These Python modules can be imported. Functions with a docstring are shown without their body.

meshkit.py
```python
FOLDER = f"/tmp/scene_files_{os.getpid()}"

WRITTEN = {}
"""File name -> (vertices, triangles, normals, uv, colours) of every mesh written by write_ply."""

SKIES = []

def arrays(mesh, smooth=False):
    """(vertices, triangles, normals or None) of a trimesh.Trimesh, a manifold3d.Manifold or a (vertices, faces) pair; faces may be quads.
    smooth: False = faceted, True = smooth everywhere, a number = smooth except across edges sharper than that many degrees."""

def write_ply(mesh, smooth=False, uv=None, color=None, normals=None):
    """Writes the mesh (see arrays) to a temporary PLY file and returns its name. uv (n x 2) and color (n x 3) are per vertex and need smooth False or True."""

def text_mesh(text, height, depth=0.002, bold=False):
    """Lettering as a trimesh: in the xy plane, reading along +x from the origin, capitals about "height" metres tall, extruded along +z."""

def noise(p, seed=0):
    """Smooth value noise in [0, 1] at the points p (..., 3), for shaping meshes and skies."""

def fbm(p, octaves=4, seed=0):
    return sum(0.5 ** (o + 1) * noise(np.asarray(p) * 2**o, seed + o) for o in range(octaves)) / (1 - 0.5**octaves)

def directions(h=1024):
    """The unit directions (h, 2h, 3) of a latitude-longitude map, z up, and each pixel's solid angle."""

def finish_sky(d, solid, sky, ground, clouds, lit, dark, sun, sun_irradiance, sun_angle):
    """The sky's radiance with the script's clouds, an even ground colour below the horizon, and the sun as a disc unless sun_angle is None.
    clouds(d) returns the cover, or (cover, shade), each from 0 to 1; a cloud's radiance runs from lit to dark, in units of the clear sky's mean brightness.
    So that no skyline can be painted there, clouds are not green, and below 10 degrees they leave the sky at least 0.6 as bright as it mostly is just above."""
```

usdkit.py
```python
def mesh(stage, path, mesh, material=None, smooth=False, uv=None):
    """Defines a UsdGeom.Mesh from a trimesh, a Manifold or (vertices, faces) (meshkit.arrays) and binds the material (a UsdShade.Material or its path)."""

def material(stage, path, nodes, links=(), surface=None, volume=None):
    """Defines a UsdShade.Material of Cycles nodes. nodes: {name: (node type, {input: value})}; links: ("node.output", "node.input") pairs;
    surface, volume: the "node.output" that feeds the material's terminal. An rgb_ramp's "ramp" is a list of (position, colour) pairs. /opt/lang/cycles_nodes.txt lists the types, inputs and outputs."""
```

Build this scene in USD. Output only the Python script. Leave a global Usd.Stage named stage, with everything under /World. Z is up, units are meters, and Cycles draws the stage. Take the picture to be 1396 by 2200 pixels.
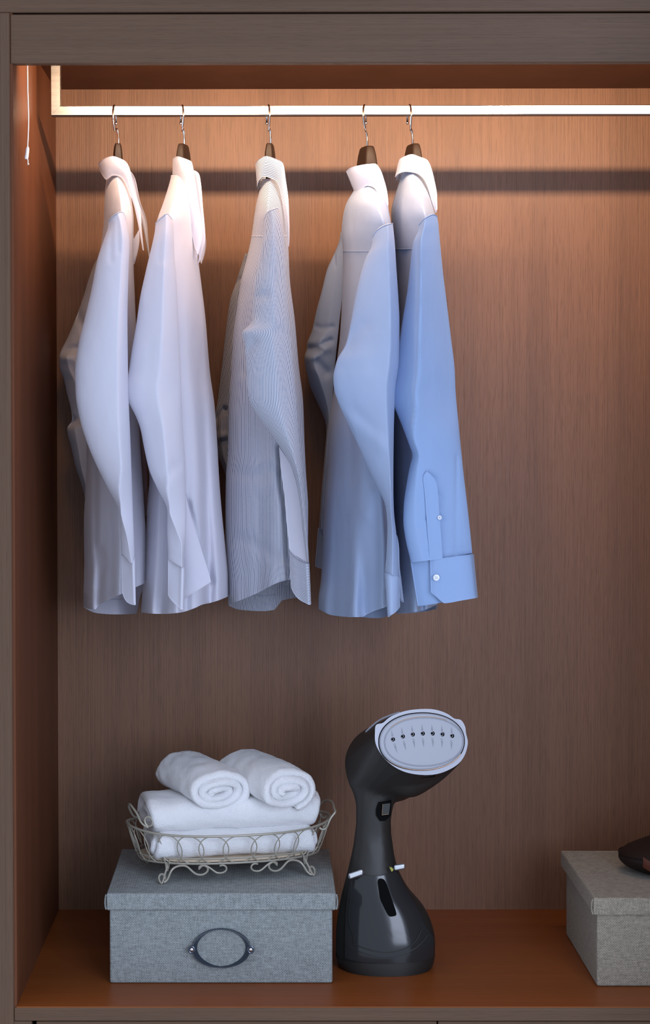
import math
import numpy as np
import trimesh
import manifold3d as m3
from scipy.interpolate import PchipInterpolator
from scipy.ndimage import gaussian_filter1d
from pxr import Usd, UsdGeom, UsdLux, UsdShade, Gf, Sdf
import usdkit
import meshkit

stage = Usd.Stage.CreateInMemory()
UsdGeom.SetStageUpAxis(stage, UsdGeom.Tokens.z)
UsdGeom.SetStageMetersPerUnit(stage, 1.0)
UsdGeom.Xform.Define(stage, '/World')
UsdGeom.Scope.Define(stage, '/World/Looks')

# ------------------------------------------------------------------ camera, light, exposure
W, H = 1396, 2200
F = 4125.0                                   # focal length in pixels
CAM = np.array([0.0, -3.0, 0.9094])
PITCH, YAW, ROLL, CX, CY = 0.0250, 0.0045, -0.00123, 555.6, 1024.07
fw = np.array([-math.sin(YAW) * math.cos(PITCH), math.cos(YAW) * math.cos(PITCH), -math.sin(PITCH)])
rt = np.array([math.cos(YAW), math.sin(YAW), 0.0])
up = np.cross(rt, fw)
rt, up = math.cos(ROLL) * rt + math.sin(ROLL) * up, math.cos(ROLL) * up - math.sin(ROLL) * rt

cam = UsdGeom.Camera.Define(stage, '/World/camera')
m4 = np.eye(4)
m4[0, :3], m4[1, :3], m4[2, :3], m4[3, :3] = rt, up, -fw, CAM
cam.AddTransformOp().Set(Gf.Matrix4d(*m4.ravel().tolist()))
AP = 36.0
cam.CreateHorizontalApertureAttr(AP)
cam.CreateVerticalApertureAttr(AP * H / W)
cam.CreateFocalLengthAttr(F * AP / W)
cam.CreateHorizontalApertureOffsetAttr((W / 2 - CX) * AP / W)
cam.CreateVerticalApertureOffsetAttr((CY - H / 2) * AP / W)
cam.CreateClippingRangeAttr(Gf.Vec2f(0.05, 100))
cam.CreateExposureAttr(0.0)

dome = UsdLux.DomeLight.Define(stage, '/World/room_ambience')
dome.CreateColorAttr(Gf.Vec3f(0.72, 0.82, 1.0))
dome.CreateIntensityAttr(0.31)

# unseen daylight out of view at front right, placed to light the shirts and boxes
unseen_day = UsdLux.RectLight.Define(stage, '/World/unseen_daylight')
unseen_day.CreateWidthAttr(1.5)
unseen_day.CreateHeightAttr(1.7)
unseen_day.CreateColorAttr(Gf.Vec3f(0.69, 0.78, 1.0))
unseen_day.CreateIntensityAttr(10.0)


def aim(light, pos, target):
    d = np.array(target, float) - pos
    d /= np.linalg.norm(d)
    r = np.cross(d, [0, 0, 1.0])
    r /= np.linalg.norm(r)
    u = np.cross(r, d)
    m = np.eye(4)
    m[0, :3], m[1, :3], m[2, :3], m[3, :3] = r, u, -d, pos
    UsdGeom.Xformable(light).AddTransformOp().Set(Gf.Matrix4d(*m.ravel().tolist()))


aim(unseen_day, (1.45, -3.4, 1.15), (0.05, 0.5, 0.75))

LED_COLOR, LED_POWER = (1.0, 0.675, 0.43), 240.0


def P(px, py, y):
    """The point of depth y that the photograph shows at pixel (px, py)."""
    px, py, y = np.broadcast_arrays(np.asarray(px, float), np.asarray(py, float), np.asarray(y, float))
    d = fw + (px[..., None] - CX) / F * rt - (py[..., None] - CY) / F * up
    t = (y - CAM[1]) / d[..., 1]
    return CAM + t[..., None] * d


def PZ(px, py, z):
    d = fw + (px - CX) / F * rt - (py - CY) / F * up
    return CAM + (z - CAM[2]) / d[2] * d


def PP(px, py, p0, n):
    """The point of the plane through p0 with normal n at pixel (px, py)."""
    px, py = np.broadcast_arrays(np.asarray(px, float), np.asarray(py, float))
    d = fw + (px[..., None] - CX) / F * rt - (py[..., None] - CY) / F * up
    t = ((np.asarray(p0) - CAM) @ n) / (d @ n)
    return CAM + t[..., None] * d


# ------------------------------------------------------------------ scene helpers
taken = {}


def path_for(name, parent=None):
    base = (str(parent.GetPath()) if parent is not None else '/World') + '/'
    k = taken.get(base + name, 0)
    taken[base + name] = k + 1
    return base + name + ('' if k == 0 else '_%03d' % k)


def tag(p, label=None, cat=None, group=None, kind=None):
    p = p.GetPrim() if hasattr(p, 'GetPrim') else p
    for k, v in (('label', label), ('category', cat), ('group', group), ('kind', kind)):
        if v:
            p.SetCustomDataByKey(k, v)
    return p


def thing(name, label, cat, loc=(0, 0, 0), group=None, kind=None):
    x = UsdGeom.Xform.Define(stage, path_for(name))
    x.AddTranslateOp().Set(Gf.Vec3d(*map(float, loc)))
    p = tag(x, label, cat, group, kind)
    origin[str(p.GetPath())] = np.array(loc, float)
    return p


origin = {}


def obj(name, mesh, mat, parent=None, smooth=35, uv=None, label=None):
    """One Mesh prim; geometry is given in world coordinates and stored relative to its thing's base."""
    if parent is not None:
        root = '/'.join(str(parent.GetPath()).split('/')[:3])
        o = origin.get(root, np.zeros(3))
    else:
        o = np.zeros(3)
    v, f, n = meshkit.arrays(mesh, False)
    if uv is not None and smooth is not False:
        smooth = True
    m = usdkit.mesh(stage, path_for(name, parent), (v - o, f), MAT[mat], smooth=smooth, uv=uv)
    if label:
        tag(m, label)
    return m.GetPrim()


def struct(name, mesh, mat, label=None, smooth=False):
    return tag(obj(name, mesh, mat, smooth=smooth), label, None, None, 'structure')


def rbox(x0, x1, y0, y1, z0, z1, r=0.002):
    """A box with rounded edges."""
    s = m3.Manifold.sphere(r, 12)
    c = [s.translate((x, y, z)) for x in (x0 + r, x1 - r) for y in (y0 + r, y1 - r) for z in (z0 + r, z1 - r)]
    return m3.Manifold.batch_hull(c)


def cbox(x0, x1, y0, y1, z0, z1, c=0.0012):
    """A box with chamfered edges."""
    pts = []
    for sx in (0, 1):
        for sy in (0, 1):
            for sz in (0, 1):
                for k in range(3):
                    a = [c, c, c]
                    a[k] = 0
                    pts.append([(x1 - a[0]) if sx else (x0 + a[0]), (y1 - a[1]) if sy else (y0 + a[1]), (z1 - a[2]) if sz else (z0 + a[2])])
    return m3.Manifold.hull_points(np.array(pts))


def smooth_path(pts, n=60, closed=False):
    p = np.asarray(pts, float)
    if closed:
        p = np.vstack([p, p[:1]])
    from scipy.interpolate import CubicSpline
    t = np.r_[0, np.cumsum(np.maximum(np.linalg.norm(np.diff(p, axis=0), axis=1), 1e-6) ** 0.5)]
    c = CubicSpline(t, p, bc_type='periodic' if closed else 'natural')
    return c(np.linspace(0, t[-1], n, endpoint=not closed))


def tube(pts, r, k=8, closed=False):
    """A round wire along the points; r a number or one per point."""
    p = np.asarray(pts, float)
    n = len(p)
    r = np.broadcast_to(np.asarray(r, float), n)
    t = np.roll(p, -1, 0) - np.roll(p, 1, 0) if closed else np.gradient(p, axis=0)
    t /= np.maximum(np.linalg.norm(t, axis=1, keepdims=True), 1e-12)
    a = np.array([0, 0, 1.0]) if abs(t[0, 2]) < 0.9 else np.array([1.0, 0, 0])
    u = np.cross(t[0], a)
    rings = []
    ang = np.linspace(0, 2 * np.pi, k, endpoint=False)
    for i in range(n):
        u = u - t[i] * (u @ t[i])
        u /= np.linalg.norm(u)
        w = np.cross(t[i], u)
        rings.append(p[i] + r[i] * (np.cos(ang)[:, None] * u + np.sin(ang)[:, None] * w))
    v = np.vstack(rings)
    f = []
    for i in range(n if closed else n - 1):
        j = (i + 1) % n
        for q in range(k):
            q2 = (q + 1) % k
            f.append([i * k + q, i * k + q2, j * k + q2])
            f.append([i * k + q, j * k + q2, j * k + q])
    if not closed:
        v = np.vstack([v, p[0], p[-1]])
        for q in range(k):
            q2 = (q + 1) % k
            f.append([n * k, q2, q])
            f.append([n * k + 1, (n - 1) * k + q, (n - 1) * k + q2])
    return trimesh.Trimesh(v, np.array(f)[:, ::-1], process=False)


def join(*ms):
    out = []
    for m in ms:
        if not isinstance(m, trimesh.Trimesh):
            v, f, _ = meshkit.arrays(m)
            m = trimesh.Trimesh(v, f, process=False)
        out.append(m)
    return trimesh.util.concatenate(out)


def grid_faces(R, C, wrap=False):
    i, j = np.meshgrid(np.arange(R - 1), np.arange(C if wrap else C - 1), indexing='ij')
    a, b = i * C + j, i * C + (j + 1) % C
    c, d = a + C, b + C
    return np.vstack([np.stack([a, c, d], -1).reshape(-1, 3), np.stack([a, d, b], -1).reshape(-1, 3)])


# ------------------------------------------------------------------ materials
MAT = {}


def material(name, nodes, links, surface='p.BSDF'):
    MAT[name] = usdkit.material(stage, '/World/Looks/' + name, nodes, links, surface=surface)


def plain(name, color, rough=0.5, metallic=0.0, spec=0.5, coat=0.0, **kw):
    material(name, {'p': ('principled_bsdf', dict(base_color=color, roughness=rough, metallic=metallic, specular_ior_level=spec, coat_weight=coat, coat_roughness=0.05, **kw))}, [])


def wood(name, axis, light, dark, pore, rough=0.42, spec=0.35, band=1.0, bump=0.25, seed=0.0):
    """Straight-grained veneer: broad tone bands, fine streaks and short open pores, all along one axis."""
    def sc(across, along):
        return [along if a == axis else across for a in 'xyz']
    nodes = {
        'g': ('geometry', {}),
        'm1': ('mapping', {'scale': sc(11, 0.5), 'location': (seed, seed * 2, seed)}), 'n1': ('noise_texture', {'scale': 1.0, 'detail': 3.0, 'roughness': 0.55}),
        'm2': ('mapping', {'scale': sc(400, 2.4), 'location': (seed, 1, 2)}), 'n2': ('noise_texture', {'scale': 1.0, 'detail': 3.0, 'roughness': 0.6}),
        'm3': ('mapping', {'scale': sc(800, 26), 'location': (3, seed, 7)}), 'n3': ('noise_texture', {'scale': 1.0, 'detail': 1.0, 'roughness': 0.5}),
        'r1': ('map_range', {'from_min': 0.36, 'from_max': 0.64, 'to_min': 0.0, 'to_max': band, 'clamp': True}),
        'r2': ('map_range', {'from_min': 0.3, 'from_max': 0.7, 'to_min': 0.0, 'to_max': 1.0, 'clamp': True}),
        'a': ('math', {'math_type': 'multiply_add', 'value2': 0.5, 'value3': 0.0}),
        'b': ('math', {'math_type': 'multiply_add', 'value2': 0.5}),
        'c': ('mix', {'mix_type': 'mix', 'color1': dark, 'color2': light}),
        'pr': ('rgb_ramp', {'ramp': [(0.0, (0, 0, 0)), (0.56, (0, 0, 0)), (0.68, (1, 1, 1)), (1.0, (1, 1, 1))]}),
        'pf': ('math', {'math_type': 'multiply', 'value2': 0.34}),
        'c2': ('mix', {'mix_type': 'mix', 'color2': pore}),
        'h': ('math', {'math_type': 'subtract'}),
        'bp': ('bump', {'strength': bump, 'distance': 0.0006}),
        'p': ('principled_bsdf', {'roughness': rough, 'specular_ior_level': spec}),
    }
    links = [('g.position', 'm1.vector'), ('g.position', 'm2.vector'), ('g.position', 'm3.vector'),
             ('m1.vector', 'n1.vector'), ('m2.vector', 'n2.vector'), ('m3.vector', 'n3.vector'),
             ('n1.fac', 'r1.value'), ('n2.fac', 'r2.value'), ('r1.result', 'a.value1'), ('r2.result', 'b.value1'), ('a.value', 'b.value3'),
             ('b.value', 'c.fac'), ('n3.fac', 'pr.fac'), ('pr.color', 'pf.value1'), ('pf.value', 'c2.fac'), ('c.color', 'c2.color1'),
             ('r2.result', 'h.value1'), ('pf.value', 'h.value2'), ('h.value', 'bp.height'), ('bp.normal', 'p.normal'), ('c2.color', 'p.base_color')]
    material(name, nodes, links)


WL, WD, WP = (0.225, 0.110, 0.060), (0.138, 0.065, 0.035), (0.075, 0.035, 0.020)
wood('veneer_upright', 'z', WL, WD, WP, seed=1.3)
wood('veneer_level', 'x', (0.125, 0.073, 0.046), (0.080, 0.046, 0.029), (0.06, 0.034, 0.022), spec=0.15, seed=4.1)
wood('veneer_stile', 'z', (0.135, 0.080, 0.051), (0.086, 0.050, 0.032), (0.065, 0.038, 0.024), spec=0.15, seed=7.7)
wood('panel_red', 'z', (0.155, 0.056, 0.026), (0.105, 0.037, 0.017), (0.08, 0.028, 0.013), band=0.8, bump=0.05, seed=2.2, rough=0.55, spec=0.15)
wood('shelf_red', 'x', (0.25, 0.072, 0.016), (0.18, 0.048, 0.010), (0.14, 0.036, 0.008), band=0.8, bump=0.05, seed=5.5, rough=0.40, spec=0.2)
plain('dark_gap', (0.012, 0.010, 0.010), 0.8)
material('steel', {'g': ('geometry', {}), 'm': ('mapping', {'scale': (6, 900, 900)}), 'n': ('noise_texture', {'scale': 1.0, 'detail': 2.0}),
                   'r': ('map_range', {'from_min': 0.3, 'from_max': 0.7, 'to_min': 0.30, 'to_max': 0.42, 'clamp': True}),
                   'p': ('principled_bsdf', {'base_color': (0.36, 0.355, 0.34), 'metallic': 1.0})},
         [('g.position', 'm.vector'), ('m.vector', 'n.vector'), ('n.fac', 'r.value'), ('r.result', 'p.roughness')])
plain('chrome', (0.82, 0.80, 0.78), 0.10, 1.0)
plain('hanger_wood', (0.020, 0.010, 0.006), 0.5, spec=0.25)
plain('cord_white', (0.85, 0.82, 0.80), 0.5)
plain('housing', (0.55, 0.53, 0.50), 0.45)


def cloth(name, color, rough=0.85, weave=1900.0, sheen=0.15, amount=0.10):
    """Plain woven cotton: a fine weave over the cloth's own uv."""
    material(name, {'t': ('texture_coordinate', {}), 's': ('separate_xyz', {}),
                    'a': ('math', {'math_type': 'multiply', 'value2': weave * 2}), 'b': ('math', {'math_type': 'multiply', 'value2': weave * 2}),
                    'sa': ('math', {'math_type': 'sine'}), 'sb': ('math', {'math_type': 'sine'}), 'w': ('math', {'math_type': 'multiply'}),
                    'mr': ('map_range', {'from_min': -1, 'from_max': 1, 'to_min': 1 - amount, 'to_max': 1.0}),
                    'c': ('mix', {'mix_type': 'multiply', 'fac': 1.0, 'color1': color}),
                    'd': ('principled_bsdf', {'roughness': rough, 'specular_ior_level': 0.25, 'sheen_weight': sheen, 'sheen_roughness': 0.5}),
                    'tr': ('translucent_bsdf', {}), 'mx': ('mix_closure', {'fac': 0.16}),
                    'gp': ('geometry', {}), 'mp': ('mapping', {'scale': (26, 26, 17), 'rotation': (0.3, 0.5, 0.2)}), 'nz': ('noise_texture', {'scale': 1.0, 'detail': 3.0, 'roughness': 0.5, 'distortion': 0.2}), 'bp': ('bump', {'strength': 0.25, 'distance': 0.006})},
             [('gp.position', 'mp.vector'), ('mp.vector', 'nz.vector'), ('nz.fac', 'bp.height'), ('bp.normal', 'd.normal'), ('t.UV', 's.vector'), ('s.x', 'a.value1'), ('s.y', 'b.value1'), ('a.value', 'sa.value1'), ('b.value', 'sb.value1'), ('sa.value', 'w.value1'), ('sb.value', 'w.value2'),
              ('w.value', 'mr.value'), ('mr.result', 'c.color2'), ('c.color', 'd.base_color'), ('c.color', 'tr.color'), ('d.BSDF', 'mx.closure1'), ('tr.BSDF', 'mx.closure2')],
             surface='mx.closure')


def striped(name, along, pitch=0.0025, white=(0.70, 0.69, 0.76), line=(0.085, 0.13, 0.22)):
    material(name, {'t': ('texture_coordinate', {}), 's': ('separate_xyz', {}), 'a': ('math', {'math_type': 'multiply', 'value2': 2 * math.pi / pitch}),
                    'sa': ('math', {'math_type': 'sine'}), 'mr': ('map_range', {'from_min': -0.05, 'from_max': 0.55, 'to_min': 0.0, 'to_max': 1.0, 'clamp': True}),
                    'c': ('mix', {'mix_type': 'mix', 'color1': white, 'color2': line}),
                    'd': ('principled_bsdf', {'roughness': 0.85, 'specular_ior_level': 0.25, 'sheen_weight': 0.1}),
                    'tr': ('translucent_bsdf', {}), 'mx': ('mix_closure', {'fac': 0.12})},
             [('t.UV', 's.vector'), ('s.' + along, 'a.value1'), ('a.value', 'sa.value1'), ('sa.value', 'mr.value'), ('mr.result', 'c.fac'), ('c.color', 'd.base_color'), ('c.color', 'tr.color'),
              ('d.BSDF', 'mx.closure1'), ('tr.BSDF', 'mx.closure2')], surface='mx.closure')


cloth('white_cotton', (0.67, 0.665, 0.765))
cloth('white_cotton_cool', (0.68, 0.675, 0.775))
cloth('blue_cotton', (0.40, 0.50, 0.71))
cloth('blue_cotton_deep', (0.32, 0.46, 0.74))
cloth('blue_collar', (0.52, 0.58, 0.76))
striped('stripe_long', 'x')
striped('stripe_cross', 'y')
plain('button_pearl', (0.75, 0.78, 0.85), 0.25, coat=0.4)


def linen(name, color):
    def threads(k):
        return {'m' + k: ('mapping', {'scale': (620, 620, 90) if k == '1' else (90, 90, 620)}), 'n' + k: ('noise_texture', {'scale': 1.0, 'detail': 2.0, 'roughness': 0.6})}
    nodes = {'g': ('geometry', {}), 's': ('separate_xyz', {}), 'u': ('math', {'math_type': 'add'}), 'v': ('math', {'math_type': 'add'}),
             'nz': ('noise_texture', {'scale': 70.0, 'detail': 2.0}), 'nn': ('math', {'math_type': 'multiply', 'value2': 5.0}),
             'ua': ('math', {'math_type': 'multiply_add', 'value2': 1500.0}), 'va': ('math', {'math_type': 'multiply_add', 'value2': 1500.0}),
             'su': ('math', {'math_type': 'sine'}), 'sv': ('math', {'math_type': 'sine'}), 'w': ('math', {'math_type': 'multiply'}),
             'ta': ('math', {'math_type': 'add'}), 'ad': ('math', {'math_type': 'multiply_add', 'value2': 0.22}),
             'mr': ('map_range', {'from_min': 0.6, 'from_max': 1.4, 'to_min': 0.60, 'to_max': 1.45}),
             'c': ('mix', {'mix_type': 'multiply', 'fac': 1.0, 'color1': color}),
             'b': ('bump', {'strength': 0.5, 'distance': 0.0012}),
             'p': ('principled_bsdf', {'roughness': 0.8, 'specular_ior_level': 0.3, 'sheen_weight': 0.1}), **threads('1'), **threads('2')}
    material(name, nodes,
             [('g.position', 's.vector'), ('s.x', 'u.value1'), ('s.y', 'u.value2'), ('s.z', 'v.value1'), ('s.y', 'v.value2'), ('g.position', 'nz.vector'), ('nz.fac', 'nn.value1'),
              ('u.value', 'ua.value1'), ('v.value', 'va.value1'), ('nn.value', 'ua.value3'), ('nn.value', 'va.value3'), ('ua.value', 'su.value1'), ('va.value', 'sv.value1'),
              ('su.value', 'w.value1'), ('sv.value', 'w.value2'), ('g.position', 'm1.vector'), ('g.position', 'm2.vector'), ('m1.vector', 'n1.vector'), ('m2.vector', 'n2.vector'),
              ('n1.fac', 'ta.value1'), ('n2.fac', 'ta.value2'), ('w.value', 'ad.value1'), ('ta.value', 'ad.value3'), ('ad.value', 'mr.value'), ('mr.result', 'c.color2'),
              ('c.color', 'p.base_color'), ('ad.value', 'b.height'), ('b.normal', 'p.normal')])


linen('linen_grey', (0.225, 0.245, 0.243))
linen('linen_grey_warm', (0.265, 0.235, 0.185))
plain('gunmetal', (0.10, 0.12, 0.16), 0.28, 0.9)
plain('wire_cream', (0.33, 0.305, 0.25), 0.42, 0.2)
plain('tray_cream', (0.55, 0.44, 0.32), 0.55)
material('terry', {'g': ('geometry', {}), 'n': ('noise_texture', {'scale': 520.0, 'detail': 3.0, 'roughness': 0.65}), 'n2': ('noise_texture', {'scale': 110.0, 'detail': 2.0}),
                   'ad': ('math', {'math_type': 'multiply_add', 'value2': 0.15}), 'b': ('bump', {'strength': 0.9, 'distance': 0.0028}),
                   'p': ('principled_bsdf', {'base_color': (0.82, 0.82, 0.84), 'roughness': 0.95, 'specular_ior_level': 0.1, 'sheen_weight': 0.35, 'sheen_roughness': 0.6})},
         [('g.position', 'n.vector'), ('g.position', 'n2.vector'), ('n2.fac', 'ad.value1'), ('n.fac', 'ad.value3'), ('ad.value', 'b.height'), ('b.normal', 'p.normal')])
plain('steamer_black', (0.020, 0.0185, 0.017), 0.48, spec=0.4)
plain('steamer_band', (0.016, 0.016, 0.015), 0.5)
plain('steamer_tank', (0.022, 0.023, 0.025), 0.14, spec=0.4)
plain('steamer_plate', (0.28, 0.295, 0.345), 0.36)
plain('steamer_rim', (0.36, 0.375, 0.44), 0.34)
plain('copper_line', (0.45, 0.28, 0.18), 0.3, 0.7)
plain('black_plain', (0.004, 0.004, 0.004), 0.9, spec=0.05)
plain('green_clip', (0.32, 0.33, 0.04), 0.5)
plain('silver_trim', (0.72, 0.74, 0.78), 0.18, 0.9)
plain('leather_brown', (0.016, 0.008, 0.006), 0.65, spec=0.2)
plain('leather_strap', (0.09, 0.024, 0.013), 0.5, spec=0.25)

# ------------------------------------------------------------------ the wardrobe carcass
XL, D, ZC, XR = -0.3953, 0.6104, 1.5447, 0.80          # left panel, depth, ceiling, unseen right panel
ZF0 = float(P(700, 135.0, 0)[2])                       # fascia, lower and upper edge
ZF1 = float(P(700, 27.5, 0)[2])
XS = XL - 0.0045                                       # stile edge
struct('wall_back', cbox(XL - 0.02, XR + 0.02, D, D + 0.02, -0.55, ZC + 0.05), 'veneer_upright', 'straight-grained brown veneer back panel of the wardrobe')
struct('wall_left', cbox(XL - 0.02, XL, 0.002, D + 0.0, -0.55, ZC + 0.03), 'panel_red', 'red-brown side panel at the left of the wardrobe')
struct('unseen_wall_right', cbox(XR, XR + 0.02, 0.002, D, -0.55, ZC + 0.03), 'panel_red', 'unseen side panel beyond the right edge, placed to shade the back wall')  # out of view, set close in so the back wall darkens to the right
struct('ceiling', cbox(XL - 0.02, XR + 0.02, 0.021, D + 0.01, ZC, ZC + 0.02), 'panel_red', 'dark red-brown underside of the wardrobe top')
struct('floor', cbox(XL - 0.001, XR + 0.02, 0.0, D + 0.005, -0.0215, 0.0, 0.0008), 'shelf_red', 'glossy red-brown wardrobe bottom board')
struct('trim_1', cbox(XS + 0.001, XR + 0.1, 0.0, 0.019, ZF0, ZF1 - 0.0012, 0.0012), 'veneer_level', 'wide brown fascia board above the hanging rail')
struct('trim_2', cbox(XL - 0.6, XR + 0.6, -0.003, 0.03, ZF1 + 0.0012, ZF1 + 0.5, 0.0015), 'veneer_level', 'brown board along the top of the picture')
struct('trim_3', cbox(XL - 0.6, XS, -0.003, 0.025, -0.55, ZF1 + 0.0008, 0.0012), 'veneer_stile', 'upright brown stile at the left edge')
struct('trim_4', cbox(XL - 0.004, XR + 0.02, -0.0005, 0.012, -0.0225, -0.0012, 0.0008), 'veneer_level', 'grey-brown lipping on the front of the bottom board')
struct('trim_5', cbox(XR, XR + 0.6, -0.003, 0.025, -0.55, ZF1 + 0.0008, 0.0012), 'veneer_stile', 'upright brown stile beyond the right edge')
struct('trim_6', cbox(XL - 0.02, XL + 0.0235, 0.0, 0.02, -0.55, -0.0232, 0.0008), 'veneer_stile', 'short upright board beside the drawer at lower left')
xg0, xg1 = float(P(78, 2195, 0)[0]), float(P(939.5, 2195, 0)[0])
dz = -0.0235
for a, b, lab in ((xg0, xg1 - 0.001, 'wide grey-brown drawer front under the grey box and the steamer'), (xg1 + 0.001, XR, 'brown drawer front under the right-hand box, mostly cut off')):
    t = thing('drawer', lab, 'drawer', ((a + b) / 2, 0, dz - 0.2))
    obj('front_panel', cbox(a, b, 0.0, 0.018, dz - 0.2, dz, 0.0012), 'veneer_level', t)
    obj('drawer_box', cbox(a + 0.012, b - 0.012, 0.018, 0.45, dz - 0.19, dz - 0.02, 0.001), 'veneer_level', t)
struct('trim_7', cbox(XL - 0.02, XR + 0.02, 0.0, 0.55, dz - 0.25, dz - 0.203, 0.001), 'veneer_level', 'plinth under the drawers')
# unseen open door beyond the right edge, placed to shade the back wall
t = tag(UsdGeom.Xform.Define(stage, path_for('unseen_door_1')), 'unseen open wardrobe door beyond the right edge, placed to shade the right of the back wall', None, None, 'structure')
obj('unseen_door_panel', cbox(XR, XR + 0.02, -0.60, -0.006, -0.25, ZF1 + 0.05, 0.001), 'veneer_upright', t)
obj('unseen_door_handle', tube(smooth_path([(XR, -0.55, 0.62), (XR - 0.027, -0.55, 0.63), (XR - 0.027, -0.55, 0.80), (XR, -0.55, 0.81)], 30), 0.005, 10), 'steel', t)

# LED strip lamp behind the fascia
t = thing('strip_lamp', 'long warm strip lamp hidden behind the fascia board', 'lamp', (0.6, 0.04, 1.52))
obj('lamp_housing', cbox(XL + 0.012, XR - 0.02, 0.0205, 0.045, 1.515, ZC - 0.0002, 0.001), 'housing', t)
led = UsdLux.RectLight.Define(stage, path_for('tube_light', t))
led.CreateWidthAttr(XR - XL - 0.12)
led.CreateHeightAttr(0.012)
led.CreateColorAttr(Gf.Vec3f(*LED_COLOR))
led.CreateIntensityAttr(LED_POWER)
aim(led, np.array([(XL + XR) / 2 - 0.6, 0.052 - 0.04, 1.516 - 1.52]), ((XL + XR) / 2 - 0.6, 0.61 - 0.04, 1.33 - 1.52))

# pull cord of the lamp
yk = 0.07
t = thing('pull_cord', 'thin white pull cord with a small white grip at upper left', 'pull cord', P(57, 340, yk))
obj('cord', tube(smooth_path([P(x, y, yk) for x, y in ((58, 100), (58.8, 142), (59.5, 190), (61, 240), (61, 275), (60, 300), (59, 322))], 50), 0.0010, 8), 'cord_white', t)
g = [P(x, y, yk) for x, y in ((59.8, 315), (59.2, 319), (58.5, 326), (57.5, 334), (56.5, 340), (56.3, 342))]
obj('grip', tube(g, [0.0014, 0.0028, 0.0030, 0.0031, 0.0032, 0.0022], 14), 'cord_white', t)
obj('cord_tail', tube(smooth_path([P(x, y, yk) for x, y in ((58.5, 340), (60, 346), (60, 351), (61.5, 354))], 14), [0.0009] * 10 + [0.0012, 0.0016, 0.0018, 0.0012], 8), 'cord_white', t)

# ------------------------------------------------------------------ rail
YR = 0.30
zr0, zr1 = float(P(700, 247, YR - 0.0098)[2]), float(P(700, 226.5, YR - 0.0098)[2])
xr0 = float(P(109, 240, YR - 0.0098)[0])
h = zr1 - zr0
t = thing('hanging_rail', 'brushed steel square hanging rail with its left upright', 'rail', (0.5, YR, zr0))
hy = 0.0098
c45 = m3.Manifold.hull_points(np.array([(xr0 - .1 - h, y, zr0 - .1 - h) for y in (0, 1)] + [(xr0 + 1, y, zr0 + 1) for y in (0, 1)] + [(xr0 + 1, y, zr0 - 1) for y in (0, 1)]))
bar = cbox(xr0, XR, YR - hy, YR + hy, zr0, zr1, 0.0009) ^ m3.Manifold.hull_points(np.array([(xr0 + d, y, zr0 + d - 0.0001) for d in (-0.05, 3) for y in (0, 1)] + [(xr0 + 3, y, zr0 - 0.5) for y in (0, 1)] + [(xr0 - 0.05, y, zr0 - 0.5) for y in (0, 1)]))
upr = cbox(xr0, xr0 + h, YR - hy, YR + hy, zr0, ZC - 0.004, 0.0009) ^ m3.Manifold.hull_points(np.array([(xr0 + d, y, zr0 + d + 0.0001) for d in (-0.05, 3) for y in (0, 1)] + [(xr0 - 0.05, y, zr0 + 3) for y in (0, 1)]))
obj('bar', bar, 'steel', t, smooth=False)
obj('upright', upr, 'steel', t, smooth=False)
obj('mounting_plate', cbox(xr0 - 0.01, xr0 + h + 0.01, YR - 0.02, YR + 0.02, ZC - 0.004, ZC - 0.0001, 0.001), 'steel', t)

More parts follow.
